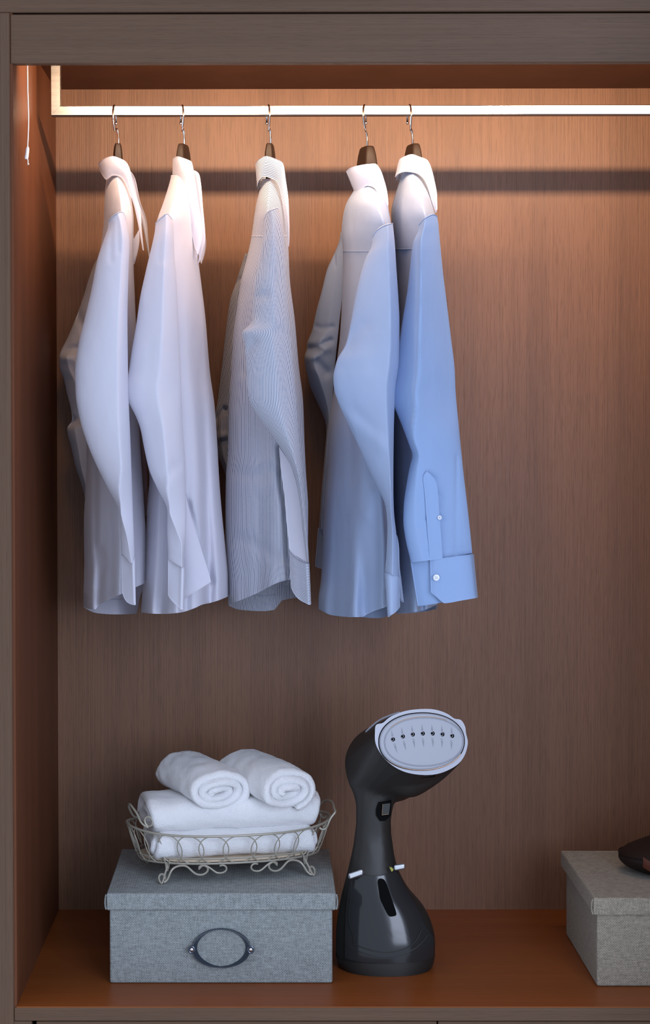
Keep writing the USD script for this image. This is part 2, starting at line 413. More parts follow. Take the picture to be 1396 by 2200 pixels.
# ------------------------------------------------------------------ garments
def curve(pts, q):
    p = np.array(sorted(pts), float)
    return PchipInterpolator(p[:, 0], p[:, 1])(np.clip(q, p[0, 0], p[-1, 0]))


def bump_shape(t, k):
    """0 at the silhouette, 1 at the ridge: round, or flat-faced when k is 1."""
    t = np.clip(t, 0, 1)
    return (1 - k) * np.sqrt(np.maximum(1 - (1 - t) ** 2, 0)) + k * t


def drape(left, right, ridge, depth, rows, kappa=0.5, top=None, hem_near=None, hem_far=None, folds=(), creases=(), NV=150, NS=44, NB=16, seed=0, wrinkle=0.0006, stitch=True, blend=0.30, stripes=None):
    """A hanging tube of cloth. left, right: outline (row, column); ridge: (row, share across) of the fold nearest the eye;
    depth: (row, left, ridge, right, far). Returns the closed rings (rows x columns x 3) and their uv."""
    v = np.linspace(0, 1, NV)
    r0, r1 = rows
    row = r0 + (r1 - r0) * v
    pl, pr = curve(left, row), curve(right, row)
    pl, pr = gaussian_filter1d(pl, 1.2, mode='nearest'), gaussian_filter1d(pr, 1.2, mode='nearest')
    sn = curve(ridge, row)
    dl, dn, dr, df = (curve([(d[0], d[k]) for d in depth], row) for k in (1, 2, 3, 4))
    sf = (1 - np.cos(np.pi * np.linspace(0, 1, NS + 1))) / 2
    sb = (1 + np.cos(np.pi * np.linspace(0, 1, NB + 1)))[1:-1] / 2
    S = np.r_[sf, sb, 0.0]
    front = np.r_[np.ones(NS + 1, bool), np.zeros(NB, bool)]
    front[-1] = False
    s = np.broadcast_to(S, (NV, len(S)))
    n2 = sn[:, None]
    t = np.where(s <= n2, s / n2, (1 - s) / (1 - n2))
    edge = np.where(s <= n2, dl[:, None], dr[:, None])
    k = kappa if np.isscalar(kappa) else curve(kappa, row)[:, None]
    yf = edge + (dn[:, None] - edge) * bump_shape(t, k)
    lin = dl[:, None] + (dr - dl)[:, None] * s
    yb = lin + (df[:, None] - lin) * np.sqrt(np.maximum(1 - (2 * s - 1) ** 2, 0))
    px = pl[:, None] + (pr - pl)[:, None] * s
    py = np.broadcast_to(row[:, None], px.shape).copy()
    vv = v[:, None]
    if top is not None:
        py = py + (np.where(front[None], curve(top, S)[None], curve(top, S)[None]) - r0) * (1 - np.clip(vv / 0.16, 0, 1)) ** 1.5
    if hem_near is not None:
        hn = np.where(front, curve(hem_near, S), curve(hem_far or hem_near, S))[None]
        py = py + (hn - r1) * np.clip((vv - 1 + blend) / blend, 0, 1) ** 1.3
    env = np.clip(14 * s * (1 - s), 0, 1)
    dy = np.zeros_like(px)
    for (freq, phase, amp, start, power) in folds:
        grow = np.clip((row - start) / max(r1 - start, 1), 0, 1)[:, None] ** power
        dy = dy + amp * grow * np.cos(2 * np.pi * (freq * s + phase + 0.12 * np.sin(row[:, None] / 170.0)))
    for c in creases:
        line, width, amp = c[0], c[1], c[2]
        q = np.array(line, float)
        d2 = np.full(px.shape, 1e9)
        for a, b in zip(q[:-1], q[1:]):
            ab = b - a
            u = np.clip(((px - a[0]) * ab[0] + (py - a[1]) * ab[1]) / (ab @ ab), 0, 1)
            d2 = np.minimum(d2, (px - a[0] - u * ab[0]) ** 2 + (py - a[1] - u * ab[1]) ** 2)
        dy = dy + amp * np.exp(-d2 / (2 * width ** 2))
    y = np.where(front[None], yf + env * dy, yb - 0.5 * env * dy)
    if stitch and hem_near is not None:
        d = (hn - py)
        y = y - 0.0007 * (d < 11) * front[None]
    pts = P(px, py, y)
    w = (meshkit.fbm(pts * [16, 16, 6.5], 3, seed) - 0.5) * 2
    pts = pts + np.array([0, 1.0, 0]) * (wrinkle * 4 * w * env)[..., None]
    seg = np.linalg.norm(np.diff(pts, axis=1), axis=2)
    u = np.concatenate([np.zeros((NV, 1)), np.cumsum(seg, 1)], 1)
    ir = np.argmin(np.abs(sf[None] - sn[:, None]), 1)
    uu = u - u[np.arange(NV), ir][:, None]
    dv = np.linalg.norm(np.diff(pts[:, NS // 2], axis=0), axis=1)
    vlen = np.r_[0, np.cumsum(dv)]
    vz = -(pts[..., 2])
    if stripes:                                          # the cloth's own width, measured round the tube without its wrinkles
        q = P(px, py, np.where(front[None], yf, yb))
        g = np.concatenate([np.zeros((NV, 1)), np.cumsum(np.linalg.norm(np.diff(q, axis=1) * [1, 0.7 if stripes == 'right' else 0.40, 1], axis=2), 1)], 1)
        uu = g - g[:, NS][:, None] if stripes == 'right' else g
        uu = gaussian_filter1d(uu, 9, axis=0, mode='nearest')
    return pts, np.stack([uu, vz], -1), u, NS


def cloth_mesh(pts, uv, hem=True, tuck=False):
    p, t = pts, uv
    if hem:
        c = p[-1].mean(0)
        dirn = c - p[-1]
        dirn[:, 2] = 0
        dirn /= np.maximum(np.linalg.norm(dirn, axis=1, keepdims=True), 1e-9)
        a = p[-1] + dirn * 0.0011
        b = p[-6] + dirn * 0.0012
        p = np.concatenate([p, a[None], b[None]])
        t = np.concatenate([t, t[-1:], t[-6:-5]])
    if tuck:
        c = p[0].mean(0)
        a = p[0] + (c - p[0]) * 0.30 + [0, 0.012, 0.004]
        p = np.concatenate([a[None], p])
        t = np.concatenate([t[:1], t])
    R, C = p.shape[:2]
    return trimesh.Trimesh(p.reshape(-1, 3), grid_faces(R, C)[:, ::-1], process=False), t.reshape(-1, 2)


def cloth_obj(name, pts, uv, mat, parent, hem=True, tuck=False, label=None):
    m, t = cloth_mesh(pts, uv, hem, tuck)
    return obj(name, m, mat, parent, smooth=True, uv=t, label=label)


def sheet(pts, uv=None, thick=0.0014):
    """A rows x columns grid of points as a solid sheet."""
    p = np.asarray(pts, float)
    R, C = p.shape[:2]
    n = np.cross(np.gradient(p, axis=1), np.gradient(p, axis=0))
    n /= np.maximum(np.linalg.norm(n, axis=2, keepdims=True), 1e-12)
    a, b = p + n * thick / 2, p - n * thick / 2
    ring = lambda g: np.concatenate([g[:, :1], g, g[:, -1:]], 1)
    f = grid_faces(R, C)
    v = np.concatenate([a.reshape(-1, 3), b.reshape(-1, 3)])
    N = R * C
    faces = [f, f[:, ::-1] + N]
    idx = np.arange(N).reshape(R, C)
    loop = np.r_[idx[0, :], idx[1:, -1], idx[-1, -2::-1], idx[-2:0:-1, 0]]
    l2 = np.roll(loop, -1)
    faces += [np.stack([loop, loop + N, l2 + N], -1), np.stack([loop, l2 + N, l2], -1)]
    if uv is None:
        du = np.linalg.norm(np.diff(p, axis=0), axis=2).mean(1)
        dv = np.linalg.norm(np.diff(p, axis=1), axis=2).mean(0)
        uu, vv = np.meshgrid(np.r_[0, np.cumsum(du)], np.r_[0, np.cumsum(dv)], indexing='ij')
        uv = np.stack([uu, vv], -1)
    t = uv.reshape(-1, 2)
    return trimesh.Trimesh(v, np.vstack(faces), process=False), np.vstack([t, t])


def band(st, n=46, c=10, thick=0.0016, out=None):
    """A strip of cloth between an upper and a lower edge; st: (px, py, y of the upper edge, px, py, y of the lower, bow)."""
    s = np.array(st, float)
    d = np.r_[0, np.cumsum(np.maximum(np.linalg.norm(np.diff(s[:, [0, 1]], axis=0), axis=1) + np.linalg.norm(np.diff(s[:, [3, 4]], axis=0), axis=1), 3.0))]
    q = PchipInterpolator(d, s)(np.linspace(0, d[-1], n))
    a, b = P(q[:, 0], q[:, 1], q[:, 2]), P(q[:, 3], q[:, 4], q[:, 5])
    w = np.linspace(0, 1, c)[None, :, None]
    pts = a[:, None] * (1 - w) + b[:, None] * w
    pts = pts + (np.sin(np.pi * w ** 0.8) * q[:, 6][:, None, None]) * np.array([0, -1.0, 0])
    return pts


def mirror(pts, x_shift=0.0, yc=YR):
    q = pts.copy()
    q[..., 1] = 2 * yc - q[..., 1]
    q[..., 0] += x_shift
    return q[:, ::-1]


def seam(line, r, name, mat, parent):
    obj(name, tube(smooth_path(line, 40), r, 6), mat, parent)


def edge_rows(pts, row):
    return pts[row]


def hanger(label, hx_top, stem_px, stem_py, neck, rot, face_shift, tip_dx, arm_rot=0.03, L=0.12):
    """A dark wooden hanger on its hook. rot turns the arms about the upright: its near end swings to the right."""
    base = P(stem_px, stem_py, YR)
    t = thing('clothes_hanger', label, 'hanger', base)
    d = np.array([-math.sin(rot), math.cos(rot), 0.0])
    s = np.array([math.cos(rot), math.sin(rot), 0.0])
    top = P(hx_top, 226.5, YR - 0.0098)
    xr = P(hx_top, 240, YR)[0]
    r, wire = 0.0205, 0.00165
    zc = zr1 + wire + 0.0003 - r
    th = math.radians(tip_dx)                           # the hook's own turn
    dh = np.array([-math.sin(th), math.cos(th), 0.0])
    pts = [base + [0, 0, -0.01], base, base + [0, 0, 0.012]]
    c = np.array([xr, YR, zc])
    pts.append(np.array([base[0] * 0.6 + xr * 0.4, YR - 0.002, base[2] + 0.026]))
    pts.append(np.array([base[0] * 0.25 + xr * 0.75, YR - 0.012, c[2] - 0.024]))
    for a in np.radians(np.linspace(200, -20, 26)):
        pts.append(c + dh * (math.cos(a) * r) + np.array([0, 0, math.sin(a) * r]))
    path = smooth_path(pts, 110)
    hook = obj('hook', tube(path, wire, 10), 'chrome', t)
    b = trimesh.creation.icosphere(2, 0.0026)
    b.apply_translation(path[-1])
    obj('hook_tip', b, 'chrome', hook)
    d0, s0 = d, s
    d, s = np.array([-math.sin(arm_rot), math.cos(arm_rot), 0.0]), np.array([math.cos(arm_rot), math.sin(arm_rot), 0.0])
    # arms: a rounded bar that drops and thins towards both ends, swept along the shoulder line
    u = np.linspace(-1, 1, 41)
    rings = []
    for q in u:
        a = abs(q)
        hgt = 0.015 * (1 - 0.35 * a)
        half = 0.0085 * (1 - 0.15 * a)
        zc2 = -(0.040 + 0.62 * a * L) - hgt
        x_bow = 0.010 * (1 - math.cos(a * 1.5))
        prof = [(math.copysign(abs(math.cos(g)) ** 0.5, math.cos(g)) * half, math.copysign(abs(math.sin(g)) ** 0.6, math.sin(g)) * hgt) for g in np.linspace(0, 2 * np.pi, 20, endpoint=False)]
        rings.append([base + d * (q * L) + s * (pp + x_bow) + np.array([0, 0, zc2 + zz - 0.010]) for pp, zz in prof])
    rings = np.array(rings)
    v = np.vstack([rings.reshape(-1, 3), rings[0].mean(0), rings[-1].mean(0)])
    n = 20
    f = grid_faces(len(u), n, wrap=True)
    e0 = [[len(v) - 2, k, (k + 1) % n] for k in range(n)]
    e1 = [[len(v) - 1, (len(u) - 1) * n + (k + 1) % n, (len(u) - 1) * n + k] for k in range(n)]
    obj('arms', trimesh.Trimesh(v, np.vstack([f, e0, e1]), process=False), 'hanger_wood', t)
    d, s = d0, s0
    # neck block under the hook, a flattened wedge
    w0, w1 = neck
    half = (w1 - w0) / 2 * 0.0008
    cx = base[0] + ((w0 + w1) / 2 - stem_px) * 0.0008
    hull = []
    for z, fr in ((0.0, 0.62), (-0.003, 0.78), (-0.014, 0.98), (-0.030, 1.15), (-0.052, 1.2)):
        for g in np.linspace(0, 2 * np.pi, 20, endpoint=False):
            cc, ss = math.cos(g), math.sin(g)
            hull.append(np.array([cx, base[1], base[2] + z]) + s * (math.copysign(abs(cc) ** 0.45, cc) * half * fr * 0.80) + d * (math.copysign(abs(ss) ** 0.5, ss) * (0.006 + 0.020 * fr * face_shift)))
    obj('neck', m3.Manifold.hull_points(np.array(hull)), 'hanger_wood', t, smooth=28)
    return t


hanger('dark wooden hanger holding the white shirt nearest the left panel', 246, 254.5, 310, (241, 265), 0.10, 0.6, -3, 0.08)
hanger('dark wooden hanger holding the second white shirt from the left panel', 391, 395.5, 311, (382, 406), -0.25, 0.8, 9, -0.10, 0.095)
hanger('dark wooden hanger holding the striped shirt', 576, 581, 310, (568, 592), -0.12, 0.7, 7, -0.03)
hanger('dark wooden hanger holding the blue shirt that hangs next to the striped one', 783, 788.5, 316, (771, 805), 0.30, 0.9, -9, 0.06)
hanger('dark wooden hanger holding the rightmost blue shirt', 879, 886, 311, (872, 902), 0.26, 0.9, 5)


def shirt(label, mats, body, yoke_row, near, far, collar, cuff_near, rot_shift, far_cuff=None, group=None, leaf_shift=(0, 0.003), yoke_seam=True):
    m_body, m_yoke, m_sleeve, m_collar, m_cuff = mats
    c0 = collar[len(collar) // 2]
    t = thing('shirt', label, 'shirt', P(c0[0], c0[1], YR), group)
    pts, uv, u, NS = drape(**body)
    rows = np.linspace(body['rows'][0], body['rows'][1], len(pts))
    k = int(np.argmin(np.abs(rows - yoke_row)))
    cloth_obj('yoke', pts[:k + 1], uv[:k + 1], m_yoke, t, hem=False)
    b = cloth_obj('body', pts[k:], uv[k:], m_body, t)
    line = pts[k][:NS + 1] + [0, -0.0006, -0.0004]
    if yoke_seam:
        obj('yoke_seam', tube(line[2:-2:2], 0.0007, 6), m_yoke, t)
    sl, suv, su, NS2 = drape(**near)
    s = cloth_obj('sleeve', sl, suv, m_sleeve, t, tuck=True)
    obj('armhole_seam', tube(sl[0][1:NS2:2] + [0, -0.0005, 0], 0.0006, 6), m_sleeve, s)
    fl, fuv, fu, _ = drape(**far)
    cloth_obj('sleeve', fl, fuv, m_sleeve, t, tuck=True)
    cg = band(collar)
    obj('collar', *[sheet(cg)[0]], m_collar, t, smooth=True, uv=sheet(cg)[1])
    mg = mirror(cg, *[leaf_shift[0]])
    obj('collar', sheet(mg)[0], m_collar, t, smooth=True, uv=sheet(mg)[1])
    for st in cuff_near:
        g = band(st, n=24, c=16, thick=0.0022)
        m, q = sheet(g, thick=0.0020)
        obj('cuff', m, m_cuff, t, smooth=40, uv=q)
    if far_cuff:
        g = band(far_cuff, n=20, c=10)
        m, q = sheet(g, thick=0.0020)
        obj('cuff', m, m_cuff, t, smooth=40, uv=q)
    return t


def plackets(t, name, st, mat, thick=0.0016, n=40, c=8, label=None):
    g = band(st, n=n, c=c)
    m, q = sheet(g, thick=thick)
    return obj(name, m, mat, t, smooth=40, uv=q[:, ::-1] if name != 'cuff' else q, label=label)


def button(t, px, py, y, r=0.0052):
    c = P(px, py, y)
    b = trimesh.creation.revolve([(0.0, 0.0016), (r * 0.55, 0.0016), (r * 0.72, 0.0024), (r * 0.92, 0.0022), (r, 0.0012), (r * 0.9, 0.0), (0.0, 0.0)], sections=24)
    b.apply_transform(trimesh.transformations.rotation_matrix(math.pi / 2, [1, 0, 0]))
    b.apply_translation(c)
    p = obj('button', b, 'button_pearl', t)
    for dx, dz_ in ((-1, -1), (-1, 1), (1, -1), (1, 1)):
        h_ = trimesh.creation.cylinder(0.0006, 0.0006, sections=8)
        h_.apply_transform(trimesh.transformations.rotation_matrix(math.pi / 2, [1, 0, 0]))
        h_.apply_translation(c + [dx * r * 0.2, -0.0017, dz_ * r * 0.2])
        obj('thread_hole', h_, 'gunmetal', p)
    return p


# --- the white shirt nearest the left panel
w1 = shirt(
    'plain white shirt nearest the left panel, its long open collar point hanging to the right',
    ('white_cotton', 'white_cotton', 'white_cotton_cool', 'white_cotton', 'white_cotton'),
    dict(left=[(370, 232), (400, 226), (440, 224), (470, 223), (520, 218), (552, 212), (624, 202), (700, 192), (800, 186), (900, 186), (1000, 186), (1043, 184), (1129, 180), (1215, 181), (1303, 179), (1330, 179)],
         right=[(370, 266), (400, 276), (440, 284), (470, 287), (520, 287), (566, 287), (624, 289), (695, 292), (800, 295), (870, 297), (972, 302), (1043, 307), (1101, 310), (1172, 313), (1250, 313), (1330, 313)],
         ridge=[(370, .55), (470, .62), (600, .6), (1330, .6)],
         depth=[(370, .32, .255, .29, .36), (400, .31, .21, .28, .39), (440, .31, .155, .27, .45), (470, .32, .125, .27, .48), (600, .33, .125, .28, .49), (1330, .33, .15, .27, .46)],
         rows=(372, 1318), kappa=.35, hem_near=[(0, 1303), (.2, 1309), (.22, 1304), (.34, 1293), (.58, 1278), (.8, 1264), (1, 1252)], hem_far=[(0, 1304), (.2, 1317), (.5, 1320), (.86, 1318), (.88, 1294), (1, 1262)],
         folds=[(2.2, .1, .010, 700, 1.0), (5.3, .4, .003, 900, 1)], creases=[([(206, 1000), (205, 1160), (210, 1220), (208, 1310)], 5, .014), ([(214, 1180), (222, 1215), (212, 1260)], 6, .006)], seed=1),
    500,
    dict(left=[(456, 232), (475, 232), (498, 226), (552, 210), (624, 196), (684, 182), (738, 169), (800, 161), (843, 162), (895, 170), (949, 186), (995, 205), (1049, 230), (1109, 256), (1150, 258), (1190, 260), (1230, 262), (1270, 263), (1300, 270)],
         right=[(456, 268), (475, 273), (523, 278), (586, 276), (680, 274), (800, 275), (869, 277), (943, 280), (1000, 282), (1058, 284), (1144, 287), (1187, 288.5), (1300, 290)],
         ridge=[(456, .5), (520, .75), (800, .8), (1000, .72), (1049, .5), (1080, .3), (1109, .12), (1125, .2), (1150, .45), (1190, .7), (1210, .85), (1300, .9)],
         depth=[(456, .115, .085, .11, .14), (520, .10, .07, .10, .135), (800, .10, .055, .095, .13), (1049, .10, .06, .095, .13), (1109, .10, .068, .09, .12), (1150, .102, .072, .088, .115), (1300, .100, .075, .085, .112)],
         rows=(462, 1206), kappa=[(456, .2), (800, .35), (1100, .6), (1300, .6)], top=[(0, 476), (.3, 463), (.75, 455), (.9, 460), (1, 473)], hem_near=[(0, 1190), (.4, 1200), (.75, 1210), (1, 1202)], hem_far=[(0, 1190), (1, 1202)], folds=(),
         creases=[([(240, 480), (238, 560)], 5, .0014), ([(252, 470), (254, 540)], 4, .0012)], seed=2),
    dict(left=[(545, 214), (575, 199), (644, 177), (675, 166), (730, 143), (758, 129), (764, 127), (800, 130), (806, 134), (843, 143), (892, 154), (906, 155), (917, 143.5), (926, 144), (958, 152), (1006, 163), (1038, 174), (1072, 183), (1110, 192)],
         right=[(545, 226), (600, 214), (680, 200), (800, 190), (906, 192), (1072, 198), (1110, 200)],
         ridge=[(545, .5), (740, .6), (765, .25), (800, .35), (906, .8), (920, .35), (1110, .5)],
         depth=[(545, .51, .485, .50, .53), (760, .535, .50, .50, .56), (1110, .535, .505, .51, .55)],
         rows=(548, 1108), kappa=.55, creases=[([(130, 762), (150, 752), (172, 748)], 5, .010), ([(128, 764), (160, 772), (180, 800)], 8, -.007), ([(150, 908), (168, 898), (175, 880)], 6, .012), ([(166, 676), (190, 720)], 8, .008)], seed=3),
    [(211, 352, .300, 214, 363, .300, 0), (220, 344, .265, 221, 377, .270, .002), (232, 338, .250, 229, 386, .255, .004), (243, 336, .243, 243, 377, .243, .005), (258, 341, .238, 258, 379, .235, .006), (269, 347, .235, 270, 393, .230, .006), (277, 360, .232, 279, 415, .226, .005),
     (287, 408, .226, 288, 440, .222, .003), (301, 452, .218, 296, 476, .216, .002), (304.5, 501, .214, 302, 510, .213, .001), (309, 539, .212, 306.5, 537, .212, 0)],
    [[(262, 1191, .104, 263, 1269, .102, 0), (272, 1199, .094, 273, 1293, .093, .0), (281, 1207, .084, 284, 1299, .083, .0), (286, 1203, .078, 289.5, 1300, .078, .0), (288.5, 1196, .082, 290.5, 1298, .082, .0), (289, 1196, .092, 290.5, 1296, .095, 0)]],
    0, yoke_seam=False)
plackets(w1, 'front_edge', [(298, 494, .262, 284, 520, .262, .002), (299, 515, .262, 284, 540, .262, .002), (294, 545, .262, 285, 562, .262, .002), (288.5, 566, .264, 287, 568, .264, .0)], 'white_cotton')

# --- the second white shirt
w2 = shirt(
    'plain white shirt second from the left panel, showing both points of its open collar',
    ('white_cotton', 'white_cotton', 'white_cotton_cool', 'white_cotton', 'white_cotton'),
    dict(left=[(378, 368), (400, 362), (446, 347), (478, 336), (560, 330), (700, 312), (800, 300), (900, 306), (1000, 317), (1023, 321), (1087, 316), (1158, 313), (1244, 308), (1316, 303), (1330, 303)],
         right=[(378, 405), (400, 410), (440, 414), (506, 420), (575, 428), (681, 441), (800, 451), (872, 461), (958, 467), (1015, 470), (1087, 475), (1187, 484), (1258, 490), (1330, 491)],
         ridge=[(378, .5), (478, .3), (700, .5), (1330, .42)],
         depth=[(378, .30, .25, .29, .36), (400, .29, .21, .28, .39), (440, .25, .155, .27, .45), (478, .22, .125, .27, .48), (600, .28, .125, .29, .49), (1330, .28, .15, .29, .46)],
         rows=(376, 1310), kappa=.3, hem_near=[(0, 1316), (.25, 1319), (.45, 1316), (.62, 1306), (.7, 1299), (.8, 1295), (1, 1281)], hem_far=[(0, 1312), (.4, 1316), (.62, 1306), (.7, 1297), (.8, 1294), (1, 1281)],
         folds=[(3.6, .05, .012, 620, .8), (7.0, .4, .004, 800, 1)], creases=[([(426, 560), (433, 820), (440, 1000), (450, 1320)], 9, .012), ([(402, 1081), (421, 1144), (438, 1201), (453, 1250)], 5, .012)], seed=11),
    505,
    dict(left=[(462, 334), (479, 333), (495, 331), (546, 321), (592, 311), (638, 301), (701, 292), (753, 283), (799, 276), (834, 268), (854, 271), (867, 277), (895, 292), (923, 302), (960, 309), (1012, 321), (1052, 338), (1104, 360), (1144, 359), (1195, 361), (1278, 362), (1300, 365)],
         right=[(462, 368), (472, 372), (558, 375), (587, 378), (687, 383), (800, 388), (915, 392), (986, 397), (1058, 399), (1101, 400.5), (1158, 398.5), (1187, 396), (1221, 395), (1310, 394)],
         ridge=[(462, .6), (560, .6), (700, .62), (900, .55), (1012, .5), (1070, .25), (1104, .1), (1120, .25), (1138, .48), (1168, .82), (1185, .85), (1310, .9)],
         depth=[(462, .115, .085, .11, .14), (520, .10, .07, .10, .135), (800, .10, .055, .10, .13), (1049, .10, .06, .10, .13), (1104, .10, .068, .095, .12), (1150, .102, .072, .09, .115), (1310, .100, .075, .088, .112)],
         rows=(464, 1212), kappa=[(456, .3), (800, .6), (1100, .6), (1300, .6)], top=[(0, 480), (.35, 467), (.7, 459), (.85, 464), (1, 472)], hem_near=[(0, 1201), (.5, 1212), (1, 1221)], hem_far=[(0, 1200), (1, 1221)], folds=(),
         creases=[([(345, 478), (342, 560)], 5, .0014), ([(356, 472), (354, 560)], 5, .0014), ([(325, 1040), (350, 1030), (380, 1000)], 9, .003)], seed=12),
    dict(left=[(545, 398), (700, 404), (900, 296), (950, 297), (1050, 304), (1110, 312)], right=[(545, 412), (700, 416), (900, 312), (1000, 316), (1110, 318)],
         ridge=[(545, .5), (1110, .5)], depth=[(545, .50, .485, .50, .52), (1110, .52, .50, .52, .54)], rows=(900, 1108), kappa=.4, seed=13),
    [(372, 341, .300, 371, 382, .300, 0), (375, 338, .268, 377, 388, .270, .002), (381, 336, .250, 386, 389, .250, .004), (392, 339, .240, 396, 410, .236, .005), (403, 343, .233, 402, 440, .228, .006), (411, 347, .228, 407, 480, .222, .005), (418, 380, .222, 413, 505, .218, .004), (426, 432, .217, 418, 528, .214, .002),
     (435, 500, .212, 422, 540, .211, .001), (425, 547, .211, 423, 545, .211, 0)],
    [[(362, 1201, .104, 362, 1278, .102, 0), (374, 1207, .096, 370, 1291, .094, 0), (386, 1214, .086, 383, 1303, .085, 0), (393, 1219, .079, 391, 1310, .079, 0), (396, 1220, .086, 394, 1310, .086, 0), (396, 1220, .096, 394.5, 1308, .098, 0)]],
    0, yoke_seam=False)
plackets(w2, 'front_panel', [(392, 1060, .132, 400, 1060, .132, 0), (391, 1100, .131, 408, 1100, .134, .001), (390, 1150, .129, 422, 1146, .131, .003), (390, 1210, .127, 439, 1202, .127, .006), (389, 1250, .127, 448, 1230, .127, .007), (389, 1290, .127, 453, 1250, .127, .008)], 'white_cotton')
plackets(w2, 'collar_leaf', [(417, 366, .262, 416, 372, .262, 0), (427, 374, .258, 419, 400, .258, .003), (431, 395, .256, 424, 440, .256, .003), (435, 443, .255, 430, 500, .255, .003), (440.5, 512, .254, 428, 548, .254, .002), (434, 540, .254, 427, 562, .254, .001), (428, 564, .254, 426, 565, .254, 0)], 'white_cotton')
plackets(w2, 'front_edge', [(412, 548, .250, 424, 546, .250, .002), (412, 565, .250, 421, 563, .250, .002), (413, 575, .250, 419, 568, .250, .001), (418, 583, .252, 419.5, 578, .252, 0)], 'white_cotton')

# --- the striped shirt
s3 = shirt(
    'white shirt with fine dark blue stripes, hanging in the middle of the rail',
    ('stripe_long', 'stripe_cross', 'stripe_long', 'stripe_cross', 'stripe_cross'),
    dict(left=[(386, 564), (407, 558), (434, 551), (464, 546), (509, 540), (550, 531), (595, 519), (664, 508), (720, 501), (800, 496), (887, 491), (975, 489), (1025, 485), (1125, 484), (1200, 486), (1262, 490), (1330, 490)],
         right=[(386, 597), (409, 602), (436, 608), (493, 615), (527, 619), (595, 622), (686, 633), (789, 642), (862, 651), (950, 654), (1012, 657), (1100, 662), (1200, 661), (1330, 655)],
         ridge=[(386, .5), (470, .42), (700, .55), (950, .7), (1330, .8)],
         depth=[(386, .30, .25, .29, .36), (410, .30, .21, .28, .39), (440, .31, .155, .27, .45), (470, .32, .125, .27, .48), (600, .32, .13, .29, .49), (1330, .30, .14, .27, .46)],
         rows=(384, 1300), kappa=.35, hem_near=[(0, 1300), (.3, 1280), (.8, 1246), (.82, 1262), (1, 1270)], hem_far=[(0, 1301), (.15, 1310), (.45, 1313), (.64, 1307), (.66, 1292), (1, 1284)],
         folds=[(1.7, .3, .008, 600, .8), (4.3, .1, .002, 700, 1)], creases=[([(601, 960), (603, 1040), (612, 1090), (616, 1180), (624, 1250)], 4, .022), ([(486, 1010), (540, 1022), (600, 1012)], 9, .005), ([(490, 1150), (540, 1165), (590, 1195)], 10, .004), ([(522, 620), (527, 800)], 6, .010)], seed=21, stripes='left'),
    509,
    dict(left=[(449, 567), (469, 566), (475, 566), (516, 562), (568, 554), (602, 547), (641, 545), (693, 541), (704, 530), (709, 517.5), (720, 520), (732, 524), (759, 527), (800, 529.5), (842, 532), (862, 536), (890, 552), (922, 575), (950, 595), (987, 617), (1017, 631), (1057, 640), (1100, 646), (1175, 655), (1210, 660), (1230, 662)],
         right=[(449, 597), (473, 605), (505, 609), (545, 613), (641, 618), (732, 625), (800, 631), (875, 637), (937, 642), (987, 647), (1037, 652), (1100, 657), (1175, 662), (1210, 664), (1230, 665)],
         ridge=[(449, .5), (600, .55), (800, .6), (950, .55), (1050, .5), (1230, .5)],
         depth=[(449, .115, .085, .11, .14), (520, .10, .07, .105, .13), (800, .10, .055, .10, .125), (1000, .10, .06, .10, .12), (1100, .095, .07, .09, .11), (1230, .088, .074, .086, .10)],
         rows=(452, 1206), kappa=.3, top=[(0, 474), (.15, 460), (.5, 451), (.9, 447), (1, 449)], hem_near=[(0, 1208), (1, 1210)], folds=(),
         creases=[([(520, 712), (545, 690)], 6, -.004), ([(528, 760), (545, 735)], 7, .005), ([(548, 640), (570, 634)], 7, .004)], seed=22, stripes='right'),
    dict(left=[(545, 526), (600, 509), (607, 507), (641, 495), (709, 485), (789, 476), (805, 474), (862, 467), (900, 462), (940, 464), (980, 469), (1000, 477), (1020, 484)],
         right=[(545, 536), (600, 524), (709, 512), (800, 506), (900, 502), (1020, 500)],
         ridge=[(545, .5), (860, .6), (900, .3), (1020, .5)], depth=[(545, .50, .485, .50, .53), (880, .53, .50, .50, .55), (1020, .53, .505, .51, .545)],
         rows=(548, 1018), kappa=.5, creases=[([(506, 608), (514, 600)], 4, .010), ([(463, 902), (482, 880)], 5, .012), ([(464, 940), (484, 935)], 6, -.007)], seed=23, stripes='left'),
    [(549, 352, .300, 553, 404, .300, 0), (552, 347, .272, 553.5, 400, .272, .002), (561, 340, .254, 557, 388, .256, .004), (572, 335.5, .244, 568, 379, .244, .005), (582, 338, .238, 582, 383, .238, .006), (592, 342, .234, 595, 389, .232, .006), (607, 350, .230, 602, 409, .227, .005), (613, 384, .225, 608, 438, .221, .003),
     (619.5, 436, .218, 614, 476, .216, .002), (621, 493, .213, 618, 510, .213, .001), (620.5, 530, .212, 619, 529, .212, 0)],
    [[(622, 1181, .115, 626, 1262, .112, 0), (632, 1193, .104, 636, 1281, .102, 0), (642, 1202, .095, 647, 1291, .094, 0), (653, 1208, .085, 657, 1296, .085, 0), (661, 1210, .078, 665.5, 1300, .078, 0), (663, 1210, .088, 667, 1298, .088, 0)]],
    0)
plackets(s3, 'sleeve_lining', [(600, 960, .122, 622, 992, .110, 0), (604, 1010, .124, 636, 1035, .108, 0), (611, 1060, .126, 645, 1085, .104, 0), (616, 1120, .124, 651, 1140, .100, 0), (620, 1160, .120, 656, 1180, .094, 0), (622.5, 1186, .116, 660, 1208, .086, 0)], 'white_cotton', label='plain pale inside of the sleeve')

